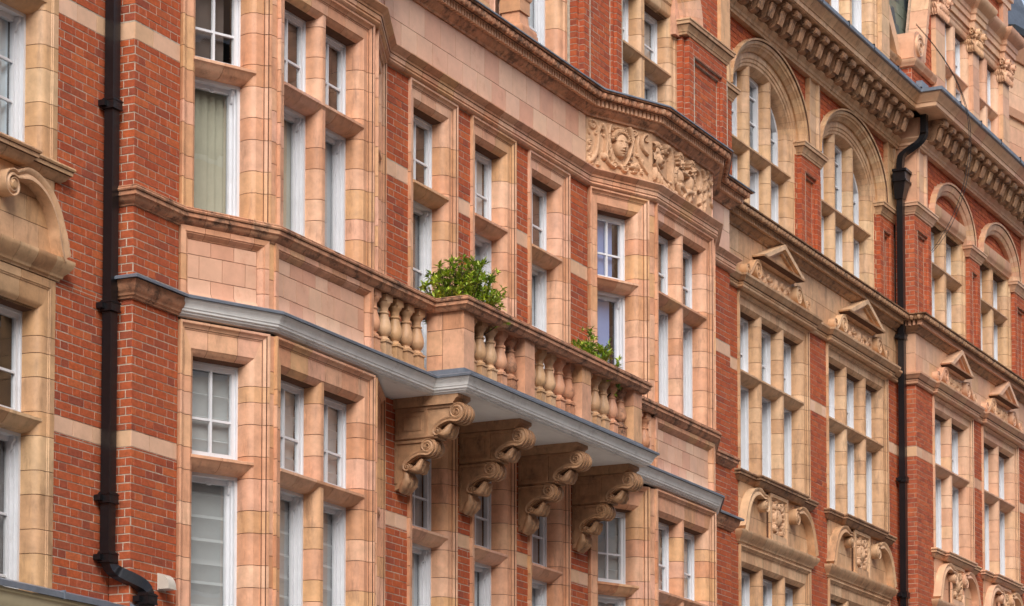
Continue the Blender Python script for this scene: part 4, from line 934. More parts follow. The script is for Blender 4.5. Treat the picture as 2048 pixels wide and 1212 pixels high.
# ---- left neighbour
LB = thing('brick_building', 'red brick neighbour with buff window surround at the left edge, left of the black downpipe', 'building', (-2, .4, 0))
LCX = -.88-1.405; M3 = lambda c: (c-.44, c+.44)
two_storeys(LB, fM, LCX, 1.405, M3(LCX), M_TCY, M_TCY, M_CARVE, [SID, LNET, ('pleat', M_NETB)], [SID, NET, DRK], prof=PLAIN)
for a, b in FB: bricks('L', fM, -.885, -.004, a, b, phase=.05)
for z0, z1 in ((6.497, 6.645), (10.196, 10.355)): band(LB, fM, -.88, -.004, z0, z1, M_BAND)
bricks('L', fM, -4.2, LCX-1.4, 5.1, 11.36)
lay_bricks('L', LB, M_BRICK, M_MORTAR)
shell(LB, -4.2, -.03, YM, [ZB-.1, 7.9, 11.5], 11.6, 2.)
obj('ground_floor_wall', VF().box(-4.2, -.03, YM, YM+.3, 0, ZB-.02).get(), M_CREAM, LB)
# shopfront cornice with lead top along the foot of the picture
SH = thing('shopfront_fascia', 'cream painted shop fascia capped with grey lead at the bottom left corner', 'fascia', (-1.5, 0, 4.3))
prof = [(-.2, 4.3), (.1, 4.3), (.1, 4.62), (.13, 4.64), (.14, 4.7), (.16, 4.72), (.17, 4.8), (.2, 4.86), (.215, 4.9), (.22, 4.97), (.24, 4.98), (.24, 5.0), (-.2, 5.01)]
course(SH, 'fascia_moulding', [(-4.2, YM-.002), (0, YM-.002)], prof, None, 99, core=M_CREAM, off=0)
course(SH, 'fascia_moulding', [(0, .0), (.74, .0)], [(d*.5, z-.02) for d, z in prof], None, 99, core=M_CREAM, off=0)
LT = [(0, 5.1), (.1, 5.06), (.25, 5.035), (.258, 5.0), (.266, 5.0), (.268, 5.05), (.25, 5.056), (.1, 5.08), (0, 5.125)]
for a, b in ((-4.2, -2.4), (-2.395, -1.06), (-1.055, -.003)): course(SH, 'lead_capping', [(a, YM-.003), (b, YM-.003)], LT, None, 99, core=M_LEAD, off=0)
course(SH, 'lead_capping', [(.0, -.003), (.74, -.003)], [(d*.5, z-.03) for d, z in LT], None, 99, core=M_LEAD, off=0)
for x in (-2.4, -1.06): obj('lead_roll', VF().box(x-.012, x+.012, YM-.276, YM-.01, 4.995, 5.07).get(), M_LEAD, SH)

# ---- right-hand front with arched top storey
RB = thing('brick_building', 'red brick building with buff three-light windows under wide elliptical arches', 'building', (18.4, .4, 0))
X2 = 22.33; CXS = (16.66, 20.26); HW = 1.405
for i, cx in enumerate(CXS):
    two_storeys(RB, fM, cx, HW, M3(cx), M_TCB, M_TCBW, M_CARVE, [('sides', M_CURT2), DRK, None] if i else [DRK, None, ('sides', M_CURT2)], [DRK, None, DRK])
    W = lambda x, yy: fM.w(x, yy, 0)[:2]
    crest(RB, fM, cx, M_TCB, M_CARVE)
pth = [(XE+.0, YM)]
for cx in CXS: pth += [(cx-HW-.02, YM), (cx-HW-.02, YM-.07), (cx+HW+.02, YM-.07), (cx+HW+.02, YM)]
course(RB, 'string_course', pth+[(X2-.01, YM)], PEDC, M_TCB, .34)
tiles(RB, 'frieze', fM, XE, X2-.01, [11.55, 11.87, 12.2], .36, M_TCB, .0, .03)
for a, b in FB:
    bricks('R', fM, XE, CXS[0]-HW, a, b); bricks('R', fM, CXS[0]+HW, CXS[1]-HW, a, b); bricks('R', fM, CXS[1]+HW, X2-.004, a, b)
for z0, z1 in ((6.497, 6.645), (10.196, 10.355)):
    band(RB, fM, XE, CXS[0]-HW, z0, z1); band(RB, fM, CXS[0]+HW, CXS[1]-HW, z0, z1); band(RB, fM, CXS[1]+HW, X2-.004, z0, z1)
dentil_cornice(RB, [(XE+.02, YM), (X2-.01, YM)], M_TCB, M_TCBW, -.03, False)
YR = .29; fR = Fr(0, YR); fR2 = Fr(0, YR+.07)
ZS = 14.17
TRZ = 13.6
for i, cx in enumerate(CXS):
    # jambs, mullions, transom
    part = obj('window_surround', VF().box(cx-.45, cx-.43, .1, .2, 12.47, 14.9).get(fR2), M_JOINT, RB)
    jb = [(0, .0), (.05, 0), (.06, .012), (.08, .012), (.09, .022), (.13, .022), (.14, .034), (.19, .05), (.235, .09), (.25, .13), (.25, .2), (0, .2)]
    upright(None, part, M_TCY, fR2, jb, 12.47, ZS, (.3, .24), x=cx-1.385); upright(None, part, M_TCY, fR2, [(-a, b) for a, b in jb], 12.47, ZS, (.3, .24), x=cx+1.385)
    hm = [(.022, .05), (.045, .07), (.07, .1), (.085, .15), (.085, .2)]; poly = hm+[(-a, b) for a, b in hm[::-1]]
    for mx in (cx-.42, cx+.42): upright(None, part, M_TCY, fR2, poly, 12.47, TRZ-.02, (.3, .24), x=mx); upright(None, part, M_TCY, fR2, poly, TRZ-.02, 14.84, (.3, .24), x=mx)
    tp = obj('transom_rail', VF().box(cx-1.2, cx+1.2, .12, .19, TRZ-.06, TRZ+.06).get(fR2), M_JOINT, part)
    transom(part, Fr(0, YR+.1), cx-1.24, cx+1.24, TRZ, M_TCY)
    # inner and outer rings
    arch_ring(RB, 'arch_moulding', fR, cx, ZS, 1.135, .62, 1.4, .86, 0, .2, M_TCB, 26, 0, math.pi, [(0, .27), (0, .2), (.06, .17), (.2, .13), (.25, .115), (.4, .11), (.45, .095), (.62, .09), (.66, .075), (1, .07), (1, .27)])
    arch_ring(RB, 'arch_hood', fR, cx, ZS+.03, 1.38, .83, 1.575, 1.0, 0, .2, M_TCY, 28, 0, math.pi, [(0, .1), (0, .04), (.12, .02), (.3, .0), (.36, -.02), (.5, -.03), (.56, -.05), (.8, -.06), (.86, -.085), (1, -.09), (1, .1)])
    # lights: straight below the transom, arched above
    es = [cx-1.135, cx-.505, cx-.335, cx+.335, cx+.505, cx+1.135]
    for k in range(3):
        a, b = es[2*k], es[2*k+1]
        light(RB, Fr(0, YR+.12), a, b, 12.47, TRZ-.09, 'low', [None, ('left', M_CURT2), None][k], .15, True, (.5,), False, .16)
        f_ = lambda x: ZS+.62*math.sqrt(max(0, 1-((x-cx)/1.14)**2))
        n = 10; xs = [a+(b-a)*q/n for q in range(n+1)]; zb_ = TRZ+.1
        zt = [max(zb_+.1, f_(min(max(x, cx-1.1), cx+1.1))-.0) for x in xs]
        o_ = [(x, z) for x, z in zip(xs, zt)]; cxx, czz = (a+b)/2, zb_+.5
        inn = [(cxx+(x-cxx)*.84, z-.055) for x, z in o_]
        v = VF(); ya, yb = .27, .34
        ring = [(a, zb_)]+o_+[(b, zb_)]; rin = [(a+.05, zb_+.06)]+inn+[(b-.05, zb_+.06)]; m_ = len(ring)
        V = [(x, ya, z) for x, z in ring]+[(x, ya, z) for x, z in rin]+[(x, yb, z) for x, z in rin]+[(x, yb, z) for x, z in ring]
        F = []
        for q in range(m_):
            p_ = (q+1) % m_; F += [(q, p_, m_+p_, m_+q), (m_+q, m_+p_, 2*m_+p_, 2*m_+q), (3*m_+q, q, p_, 3*m_+p_)]
        win = obj('window', VF().add(V, F).get(fR), M_WHITE, RB)
        for q in (.36, .7):
            zz = zb_+.06+(max(zt)-zb_)*q
            xa = [x for x, z in inn if z > zz+.01]
            if xa: obj('glazing_bar', VF().box(min(xa), max(xa), .3, .33, zz-.011, zz+.011).get(fR), M_WHITE, win)
        obj('pane', VF().add([(x, .325, z) for x, z in rin], [tuple(range(m_))]).get(fR), M_GLASS, win, smooth=0)
        if k == 1: curtain(win, fR, a+.03, b-.03, zb_, zb_+.7, .5, ('sides', M_CURTD))
def spandrel(key, bld, fr, x0, x1, z0, z1, arches, y=0.):
    bricks(key, fr, x0, x1, z0, z1, pred=lambda x, z: all(((x-c)/a)**2+((max(z, s)-s)/b)**2 > 1 for c, s, a, b in arches), y=y)
    BR[key]['slab'].pop()
    # backing cut out over the arches
    n = 120; V = []; F = []; k = 0; xs = np.linspace(x0, x1, n+1)
    for x in xs:
        zl = z0
        for c, s, a, b in arches:
            if abs(x-c) < a: zl = max(zl, s+b*math.sqrt(1-((x-c)/a)**2))
        zl = min(zl, z1-.01); V += [(x, y+.007, zl), (x, y+.007, z1), (x, y+.25, zl), (x, y+.25, z1)]
    for i in range(n): a = 4*i; F += [(a, a+4, a+5, a+1), (a+2, a+3, a+7, a+6), (a, a+2, a+6, a+4)]
    BR[key]['slab'].append(VF().add(V, F).get(fr))
spandrel('R', RB, fR, XE, X2-.01, ZS, 15.22, [(cx, ZS, 1.555, .99) for cx in CXS])
# piers with caps, pilasters
PW = (CXS[1]-CXS[0])/2-1.385
for x0, x1 in ((18.045, 18.875), (21.645, X2-.01)):
    f = fR; pw = .13
    nook_pier('R', RB, x0, x1, YR, 12.47, 13.99, left=True, depth=.1)
    course(RB, 'pier_capital', [(x0, YR+.1), (x0, YR), (x1, YR), (x1, YR+.1)], CAPP(13.985), M_TCB, .3)
bricks('R', fR, XE, 15.27, 12.47, 13.99); course(RB, 'pier_capital', [(XE, YR), (15.27, YR), (15.27, YR+.1)], CAPP(13.985), M_TCB, .3)
for x0, x1 in ((14.6, 15.05), (18.23, 18.68), (21.83, 22.28)):
    pl = obj('pilaster', VF().box(x0+.01, x1-.01, YR-.03, YR+.1, 14.18, 15.22).get(), M_JOINT, RB)
    zs = splits(14.18, 15.22, (.26,))
    for a, b in zip(zs[:-1], zs[1:]):
        H = round(b-a-GAP, 4); w_ = round(x1-x0, 4); pp = [(0, 0), (.06, 0), (.075, .02), (.09, .02), (.1, .03), (w_-.1, .03), (w_-.09, .02), (w_-.075, .02), (w_-.06, 0), (w_, 0), (w_, .15), (0, .15)]
        piece('terracotta_block', ('pil', w_, H), lambda: VF().prism([(x, y, 0) for x, y in pp], [(x, y, H) for x, y in pp]).get(), M_TCY, pl, Fr(x0, YR-.07), 0, 0, a)
# ---- bracketed eaves cornice
STR = [(.0, 15.2), (.02, 15.2), (.03, 15.23), (.05, 15.24), (.055, 15.28), (.075, 15.3), (.1, 15.335), (.1, 15.35), (-.1, 15.36), (-.1, 15.2)]
COR = [(.02, 15.68), (.44, 15.68), (.44, 15.69), (.46, 15.695), (.465, 15.76), (.48, 15.765), (.49, 15.79), (.52, 15.82), (.55, 15.86), (.56, 15.875), (.56, 15.9), (-.1, 15.93), (-.1, 15.68)]
GUT = [(.3, 15.905), (.58, 15.895), (.6, 15.9), (.605, 15.95), (.59, 15.955), (.57, 15.93), (.3, 15.93)]
def modillion_vf():
    v = VF(); wd = .16
    top = bez((0, .31), (-.2, .31), (-.33, .31), n=4); fr_ = [(-.37, .29), (-.39, .25), (-.375, .2), (-.33, .185), (-.29, .19)]
    bot = bez((-.29, .19), (-.22, .21), (-.25, .09), (-.2, .01), n=8); ft = [(-.18, -.03), (-.12, -.05), (-.05, -.035), (0, 0.)]
    poly = top+fr_+bot[1:]+ft
    v.prism([(-wd/2, y, z) for y, z in poly], [(wd/2, y, z) for y, z in poly])
    for s in (-1, 1):
        for (cy, cz, r0, a0, tn) in ((-.325, .245, .055, 0, 1.6), (-.09, .03, .06, 2.5, 1.6)):
            V, F = ribbon(spiral(cy, cz, r0, .01, a0, tn, 26), .022, s*wd/2+s*.018, s*wd/2-s*.01, 0); v.add([(y, x, z) for x, y, z in V], F)
        V, F = ribbon(bez((-.28, .22), (-.2, .22), (-.14, .13), (-.11, .08), n=10), .02, s*wd/2+s*.01, s*wd/2-s*.01, 0); v.add([(y, x, z) for x, y, z in V], F)
    for k in (-1, 0, 1):
        pts = bez((-.3, .17), (-.27, .17), (-.27, .09), (-.22, -.01), n=7); V = []; F = []
        for i, (y, z) in enumerate(pts):
            for q in range(6): t = q*math.pi/3; V.append((k*.055+.024*math.cos(t), y+.022*math.sin(t), z+.012*math.sin(t)))
            if i: F += [((i-1)*6+q, (i-1)*6+(q+1) % 6, i*6+(q+1) % 6, i*6+q) for q in range(6)]
        v.add(V, F+[tuple(range(6)), tuple(range(36, 42))])
    return v.get()
def eaves(bld, path, m, xr, y, pitch=.395):
    course(bld, 'eaves_string', path, STR, m, .45)
    c = course(bld, 'eaves_cornice', path, COR, m, .5)
    course(bld, 'eaves_frieze', path, [(0, 15.355), (.02, 15.355), (.02, 15.685), (-.1, 15.685), (-.1, 15.355)], m, .4)
    course(bld, 'gutter', path, GUT, None, 99, core=M_LEAD, off=0)
    x = xr[0]
    while x < xr[1]:
        piece('modillion', ('mod',), modillion_vf, M_TCBW, c, Fr(x, y), 0, -.02, 15.368); x += pitch
    k = xr[0]+.1
    while k < xr[1]:
        obj('gutter_clip', VF().box(k-.008, k+.008, y-.61, y-.56, 15.9, 15.985).get(), M_BLACK, c); k += 1.15
eaves(RB, [(XE, YR-.07), (X2-.01, YR-.07)], M_TCB, (14.75, 22.2), YR-.07)
# roof dormer
RP = [(.0, 16.55), (.03, 16.56), (.05, 16.6), (.07, 16.62), (.08, 16.66), (-.1, 16.68), (-.1, 16.55)]
fD = Fr(0, .2); bricks('R', fD, 16.2, 19.02, 15.92, 16.5); bricks('R', fD, 21.7, X2, 15.92, 16.5)
course(RB, 'parapet_moulding', [(21.68, .2), (X2, .2)], RP, M_TCB, .4); course(RB, 'parapet_moulding', [(16.2, .2), (19.0, .2)], RP, M_TCB, .4)
surround(RB, fD, 19.02, 21.3, 15.92, 18.6, M_TCY, 0, PLAIN, (20.1,), 17.7); two_tier(RB, fD, 19.02, 21.3, 15.92, 17.7, 18.6-TS, (20.1,), [NET], bars=(.5,))
pl = obj('pilaster', VF().box(21.31, 21.67, .13, .3, 15.92, 18.6).get(), M_JOINT, RB)
upright(None, pl, M_TCY, Fr(0, .12), [(21.3, 0), (21.68, 0), (21.68, .2), (21.3, .2)], 15.92, 18.6, (.3,))
rk = VF().prism([(22.42, .14, 16.7), (22.14, .14, 16.7), (21.2, .14, 17.68), (21.2, .14, 17.97)], [(22.42, .36, 16.7), (22.14, .36, 16.7), (21.2, .36, 17.68), (21.2, .36, 17.97)])
obj('gable_coping', rk.get(), M_TCP, RB)
lay_bricks('R', RB, M_BRICK, M_MORTAR2)
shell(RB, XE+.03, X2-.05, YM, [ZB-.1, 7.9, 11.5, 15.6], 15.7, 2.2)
obj('ground_floor_wall', VF().box(XE, X2-.01, YM, YM+.3, 0, ZB-.02).get(), M_CREAM, RB)

# ---- farthest front, one step forward, with two-light windows and round-headed top storey
TB = thing('brick_building', 'farthest red brick building with two-light windows and a pink terracotta gable above', 'building', (26, 0, 0))
X3 = 31.5; CX3 = (24.27, 27.0, 29.95); H3 = 1.09
fS3 = Fr(X2, YM+.05, -math.pi/2); SL = YM+.05-YS
for cx in CX3[:2]:
    two_storeys(TB, fS, cx, H3, (cx,), M_TCP, M_TCP, M_CARVE, [None, DRK], [DRK, None])
    crest(TB, fS, cx, M_TCP, M_CARVE, .5, 1.0)
pth = [(X2, YM+.04), (X2, YS)]
for cx in CX3[:2]: pth += [(cx-H3-.02, YS), (cx-H3-.02, YS-.07), (cx+H3+.02, YS-.07), (cx+H3+.02, YS)]
course(TB, 'string_course', pth+[(X3, YS)], PEDC, M_TCP, .34)
tiles(TB, 'frieze', fS, X2+.008, X3, [11.55, 11.85, 12.2], .36, M_TCP); tiles(TB, 'frieze', fS3, .03, SL-.006, [11.55, 11.87, 12.2], .4, M_TCP)
for a, b in FB:
    bricks('T', fS, X2, CX3[0]-H3, a, b); bricks('T', fS, CX3[0]+H3, CX3[1]-H3, a, b); bricks('T', fS, CX3[1]+H3, X3, a, b); bricks('T', fS3, .0, SL, a, b, phase=.1)
for z0, z1 in ((6.497, 6.645), (10.196, 10.355)):
    band(TB, fS, X2, CX3[0]-H3, z0, z1, M_TCP); band(TB, fS, CX3[0]+H3, CX3[1]-H3, z0, z1, M_TCP); band(TB, fS, CX3[1]+H3, X3, z0, z1, M_TCP); band(TB, fS3, .05, SL, z0, z1, M_TCP)
dentil_cornice(TB, [(X2, YM+.04), (X2, YS), (X3, YS)], M_TCP, M_TCBW, -.04, False)
ZS3 = 14.3; TR3 = 13.6
for cx in CX3[:2]:
    part = surround(TB, Fr(0, YS+.08), cx-1.06, cx+1.06, 12.46, 14.52, M_TCY, .03, PLAIN, (cx,), TR3)
    two_tier(TB, Fr(0, YS+.08), cx-1.06, cx+1.06, 12.46, TR3, 14.52-TS-.03, (cx,), [None, DRK], bars=(.5,), topcur=False, deep=.16)
    arch_ring(TB, 'arch_hood', fS, cx, ZS3, .93, .56, 1.17, .76, 0, .2, M_TCP, 24, 0, math.pi, [(0, .12), (0, .0), (.12, -.02), (.3, -.03), (.36, -.05), (.5, -.06), (.8, -.08), (.86, -.1), (1, -.105), (1, .1)])
    # lintel and brick tympanum under the arch
    course(TB, 'window_lintel', [(cx-.94, YS+.07), (cx+.94, YS+.07)], [(0, 14.34), (.02, 14.34), (.03, 14.38), (.05, 14.4), (.07, 14.44), (.075, 14.575), (-.05, 14.58), (-.05, 14.34)], M_TCP, .47)
    bricks('T', fS, cx-.95, cx+.95, 14.575, 15.0, pred=lambda x, z: ((x-cx)/.95)**2+((z-ZS3)/.58)**2 < 1, y=.07); BR['T']['slab'].pop(); BR['T']['slab'].append(VF().prism([(cx+.98*math.cos(t), .078, max(14.57, ZS3+.6*math.sin(t))) for t in np.linspace(.3, math.pi-.3, 24)], [(cx+.98*math.cos(t), .25, max(14.57, ZS3+.6*math.sin(t))) for t in np.linspace(.3, math.pi-.3, 24)]).get(fS))
spandrel('T', TB, fS, X2, X3, ZS3, 15.22, [(cx, ZS3, 1.145, .74) for cx in CX3[:2]])
bricks('T', fS3, 0, SL, 12.46, 14.12)
for x0, x1 in ((X2, CX3[0]-1.06), (CX3[0]+1.06, CX3[1]-1.06), (CX3[1]+1.06, 28.9)):
    nook_pier('T', TB, x0, x1, YS, 12.46, 14.12, left=x0 > X2+.1, depth=.12, panel=True)
    course(TB, 'pier_capital', ([(x0, YM+.04), (x0, YS)] if x0 == X2 else [(x0-.03, YS+.1), (x0-.03, YS)])+[(x1+.03, YS), (x1+.03, YS+.1)], CAPP(14.12), M_TCP, .3)
for x0, x1 in ((X2+.05, X2+.5), (28.5, 28.95)):
    pl = obj('pilaster', VF().box(x0+.01, x1-.01, YS-.03, YS+.1, 14.3, 15.22).get(), M_JOINT, TB)
    zs = splits(14.3, 15.22, (.26,))
    for a, b in zip(zs[:-1], zs[1:]):
        H = round(b-a-GAP, 4); w_ = round(x1-x0, 4); pp = [(0, 0), (.06, 0), (.075, .02), (.09, .02), (.1, .03), (w_-.1, .03), (w_-.09, .02), (w_-.075, .02), (w_-.06, 0), (w_, 0), (w_, .15), (0, .15)]
        piece('terracotta_block', ('pil', w_, H), lambda: VF().prism([(x, y, 0) for x, y in pp], [(x, y, H) for x, y in pp]).get(), M_TCP, pl, Fr(x0, YS-.07), 0, 0, a)
tiles(TB, 'corner_ashlar', fS3, .02, SL+.05, [14.3, 14.76, 15.22], .6, M_TCP, -.004, .03)
eaves(TB, [(X2, YM+.02), (X2, YS-.07), (X3, YS-.07)], M_TCP, (X2+.3, X3), YS-.07)
# gable above the eaves
fG = Fr(0, YS+.02); GZ = 15.93
GP = [(23.42, 23.92), (25.5, 25.86), (27.3, 27.68)]
for (a, b), (c, d) in zip(GP[:-1], GP[1:]):
    surround(TB, Fr(0, YS+.02), b-.12, c+.12, GZ, 18.1, M_TCP, 0, PLAIN, ((b+c)/2,), 17.1, pat=(.42, .36)); two_tier(TB, Fr(0, YS+.02), b-.12, c+.12, GZ, 17.1, 18.1-TS, ((b+c)/2,), [None], y=.13, bars=())
for a, b in GP:
    pl = obj('pilaster', VF().box(a+.01, b-.01, YS-.03, YS+.15, GZ, 17.72).get(), M_JOINT, TB)
    upright(None, pl, M_TCP, Fr(0, YS-.05), [(a, 0), (b, 0), (b, .2), (a, .2)], GZ, 17.72, (.42, .36))
    r = Relief(b-a+.1, .4, .009); w_ = b-a+.1
    for k in range(7): r.leaf(w_*(k+.5)/7, .0, .16, .07, math.pi/2, .04); r.leaf(w_*(k)/7+.02, .1, .15, .06, math.pi/2+.2*(k-3), .06); r.scroll(w_*(k+.5)/7, .26, .03, k, 1.3, .012, .06)
    for s in (.08, w_-.08): r.scroll(s, .33, .07, 0, 1.4, .025, .1)
    cp = obj('capital', VF().prism([(a, YS-.05, 17.72), (b, YS-.05, 17.72), (b, YS+.15, 17.72), (a, YS+.15, 17.72)], [(a-.08, YS-.13, 18.12), (b+.08, YS-.13, 18.12), (b+.08, YS+.15, 18.12), (a-.08, YS+.15, 18.12)]).get(), M_TCP, TB)
    relief_obj('capital_carving', r, M_TCP, cp, Fr(a-.05, YS-.09), 0, 0, 17.71)
    v, f = r.build(); k_ = .3/w_; me = mesh([(x*k_, y, z) for x, y, z in v], f, M_TCP, 60); link(bpy.data.objects.new('capital_carving', me), cp, (a-.045, YS+.18, 17.71), -math.pi/2)
ENT = [(.0, 18.1), (.06, 18.1), (.06, 18.22), (.09, 18.23), (.09, 18.32), (.11, 18.34), (.12, 18.42), (.17, 18.46), (.22, 18.5), (.25, 18.56), (.25, 18.6), (-.1, 18.62), (-.1, 18.1)]
pth = [(GP[0][0]-.04, YS+.3)]
for a, b in GP: pth += [(a-.04, YS+.03), (a-.04, YS-.06), (b+.04, YS-.06), (b+.04, YS+.03)]
course(TB, 'entablature', [(GP[0][0]-.04, YS+.3)]+pth[2:-1]+[(GP[-1][1]+.04, YS+.3)], ENT, M_TCP, .4)
bricks('T', fG, GP[0][0], GP[-1][1], 18.6, 19.15)
for a, b in GP: obj('pedestal', VF().box(a+.04, b-.04, YS-.06, YS+.15, 18.61, 19.16).get(), M_TCP, TB)
ENT2 = [(d*1.25, z+1.06) for d, z in ENT]
course(TB, 'entablature', [(GP[0][0]+.2, YS+.3), (GP[0][0]+.2, YS), (GP[-1][1]+.04, YS), (GP[-1][1]+.04, YS+.3)], ENT2, M_TCP, .4)
obj('gable_top', VF().box(GP[0][0]+.3, GP[-1][1]-.2, YS+.05, YS+.4, 19.6, 21).get(), M_TCP, TB)
obj('finial_scroll', VF().add(*ribbon(spiral(27.45, 19.95, .3, .05, -.5, 1.5, 40), .12, -.1, .25, .02)).get(fS), M_TCP, TB, smooth=40)
# left shoulder of the gable: brick, raking coping, scroll block
x0, x1 = X2+.06, GP[0][0]
rk = lambda z: 22.9+(z-17.05)*.3
V = [(x0, .04, GZ), (x1, .04, GZ), (x1, .04, 19.0), (rk(19.0)+.05, .04, 19.0), (rk(16.7)+.05, .04, 16.7), (x0, .04, 16.6)]
obj('gable_backing', VF().prism(V, [(a, .35, c) for a, b, c in V]).get(Fr(0, YS)), M_MORTAR2, TB)
bricks('T', Fr(0, YS+.03), x0, x1, GZ, 19.0, pred=lambda x, z: z < 16.55 or x > rk(z)+.24); BR['T']['slab'].pop(); BR['T']['slab'].append(VF().box(x0+.1, x1-.1, .1, .2, GZ, 16.5).get(fS))
bricks('T', Fr(x0, YS+.34, -math.pi/2), 0, .3, GZ, 16.6)
n = 7
cop = obj('gable_coping', VF().prism([(rk(16.75)+.02, .0, 16.75), (rk(16.75)+.1, .0, 16.75), (rk(19)+.1, .0, 19.), (rk(19)+.02, .0, 19.)], [(rk(16.75)+.02, .26, 16.75), (rk(16.75)+.1, .26, 16.75), (rk(19)+.1, .26, 19.), (rk(19)+.02, .26, 19.)]).get(Fr(0, YS)), M_JOINT, TB)
for k in range(n):
    a, b = 16.75+2.25*k/n, 16.75+2.25*(k+1)/n-.006
    obj('coping_block', VF().prism([(rk(a), -.02, a), (rk(a)+.11, -.02, a), (rk(b)+.11, -.02, b), (rk(b), -.02, b)], [(rk(a), .28, a), (rk(a)+.11, .28, a), (rk(b)+.11, .28, b), (rk(b), .28, b)]).get(Fr(0, YS)), M_TCP, cop)
course(TB, 'parapet_moulding', [(x0-.02, YS+.36), (x0-.02, YS), (x1-.02, YS)], RP, M_TCP, .4)
sb = obj('scroll_block', VF().prism([(X2+.08+.26*math.cos(t)+.17, -.02, 16.93+.24*math.sin(t)) for t in np.linspace(0, math.pi, 14)]+[(X2-.01, -.02, 16.68), (X2+.51, -.02, 16.68)], [(X2+.08+.26*math.cos(t)+.17, .33, 16.93+.24*math.sin(t)) for t in np.linspace(0, math.pi, 14)]+[(X2-.01, .33, 16.68), (X2+.51, .33, 16.68)]).get(fS), M_TCP, TB)
obj('volute', VF().add(*ribbon(spiral(X2+.25, 16.92, .19, .03, .4, 1.9, 46), .05, -.06, .0, .01)).get(fS), M_TCP, sb, smooth=40)
# lead box and slates between the two gables
obj('lead_gutter_box', VF().box(X2-.3, X2+.0, YS-.5, YS-.15, 15.94, 16.04).get(), M_LEAD, TB)
obj('outlet_hopper', VF().box(X2+.1, X2+.45, YS-.12, YS-.02, 16.0, 16.32).get(), M_LEAD, TB)
lay_bricks('T', TB, M_BRICK2, M_MORTAR2)
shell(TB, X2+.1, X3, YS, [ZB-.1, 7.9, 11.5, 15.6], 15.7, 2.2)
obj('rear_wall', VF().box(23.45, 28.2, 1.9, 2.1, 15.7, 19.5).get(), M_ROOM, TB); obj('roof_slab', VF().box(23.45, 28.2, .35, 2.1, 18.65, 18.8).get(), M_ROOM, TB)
obj('ground_floor_wall', VF().box(X2, X3, YS, YS+.3, 0, ZB-.02).get(), M_CREAM, TB)
def slates(bld, fr, x0, x1, z0, y0, slope, nrow, wid, hgt, m):
    part = obj('slate_roof', VF().prism([(x0, y0+.03, z0), (x0, y0+.4, z0), (x0, y0+.4+nrow*hgt*slope, z0+nrow*hgt), (x0, y0+.03+nrow*hgt*slope, z0+nrow*hgt)], [(x1, y0+.03, z0), (x1, y0+.4, z0), (x1, y0+.4+nrow*hgt*slope, z0+nrow*hgt), (x1, y0+.03+nrow*hgt*slope, z0+nrow*hgt)]).get(fr), M_SLATE2, bld)
    th = math.atan(slope)
    for r_ in range(nrow):
        x = x0-(wid/2 if r_ % 2 else 0)
        while x < x1-.02:
            a, b = max(x, x0), min(x+wid-.006, x1); z = z0+r_*hgt; y = y0+r_*hgt*slope
            if b-a > .03:
                W_ = round(b-a, 3); j = random.uniform(-.004, .004)
                piece('slate', ('sl', W_, hgt, slope), lambda: VF().prism([(0, 0, 0), (0, .012, -.004), (0, (hgt+.05)*slope+.012, hgt+.05), (0, (hgt+.05)*slope+.004, hgt+.05)], [(W_, 0, 0), (W_, .012, -.004), (W_, (hgt+.05)*slope+.012, hgt+.05), (W_, (hgt+.05)*slope+.004, hgt+.05)]).get(), m, part, fr, a, y-.012+j, z)
            x += wid
    return part
slates(RB, fC, 21.2, 23.9, 16.0, .26, .1, 16, .3, .21, M_SLATE)

# ---- building beyond: stone corner turret with slated roof
FBd = thing('stone_turret', 'pink stone turret with slate roof behind the gable at the right edge', 'building', (31.5, .5, 0))
V = []; cx, cy = 31.2, 2.4
def ngon_tower(r_, z0, z1, r1=None, n=8, rot=.2): 
    r1 = r_ if r1 is None else r1
    return VF().prism([(cx+r_*math.cos(rot+2*math.pi*k/n), cy+r_*math.sin(rot+2*math.pi*k/n), z0) for k in range(n)], [(cx+r1*math.cos(rot+2*math.pi*k/n), cy+r1*math.sin(rot+2*math.pi*k/n), z1) for k in range(n)]).get()
obj('tower_core', ngon_tower(2.08, 0, 19.2), M_JOINT, FBd)
for k in range(11): obj('ashlar_course', ngon_tower(2.1, 15.6+.32*k, 15.914+.32*k), M_TCP, FBd)
obj('tower_cornice', ngon_tower(2.15, 19.12, 19.5, 2.35), M_TCP, FBd); obj('tower_gutter', ngon_tower(2.4, 19.5, 19.62, 2.42), M_BLACK, FBd)
obj('string_course', ngon_tower(2.16, 18.0, 18.14, 2.2), M_TCP, FBd)
for k in range(12): obj('slate_course', ngon_tower(2.2-.1*k, 19.62+.2*k, 19.86+.2*k, 2.1-.1*k), M_SLATE2, FBd, smooth=0)

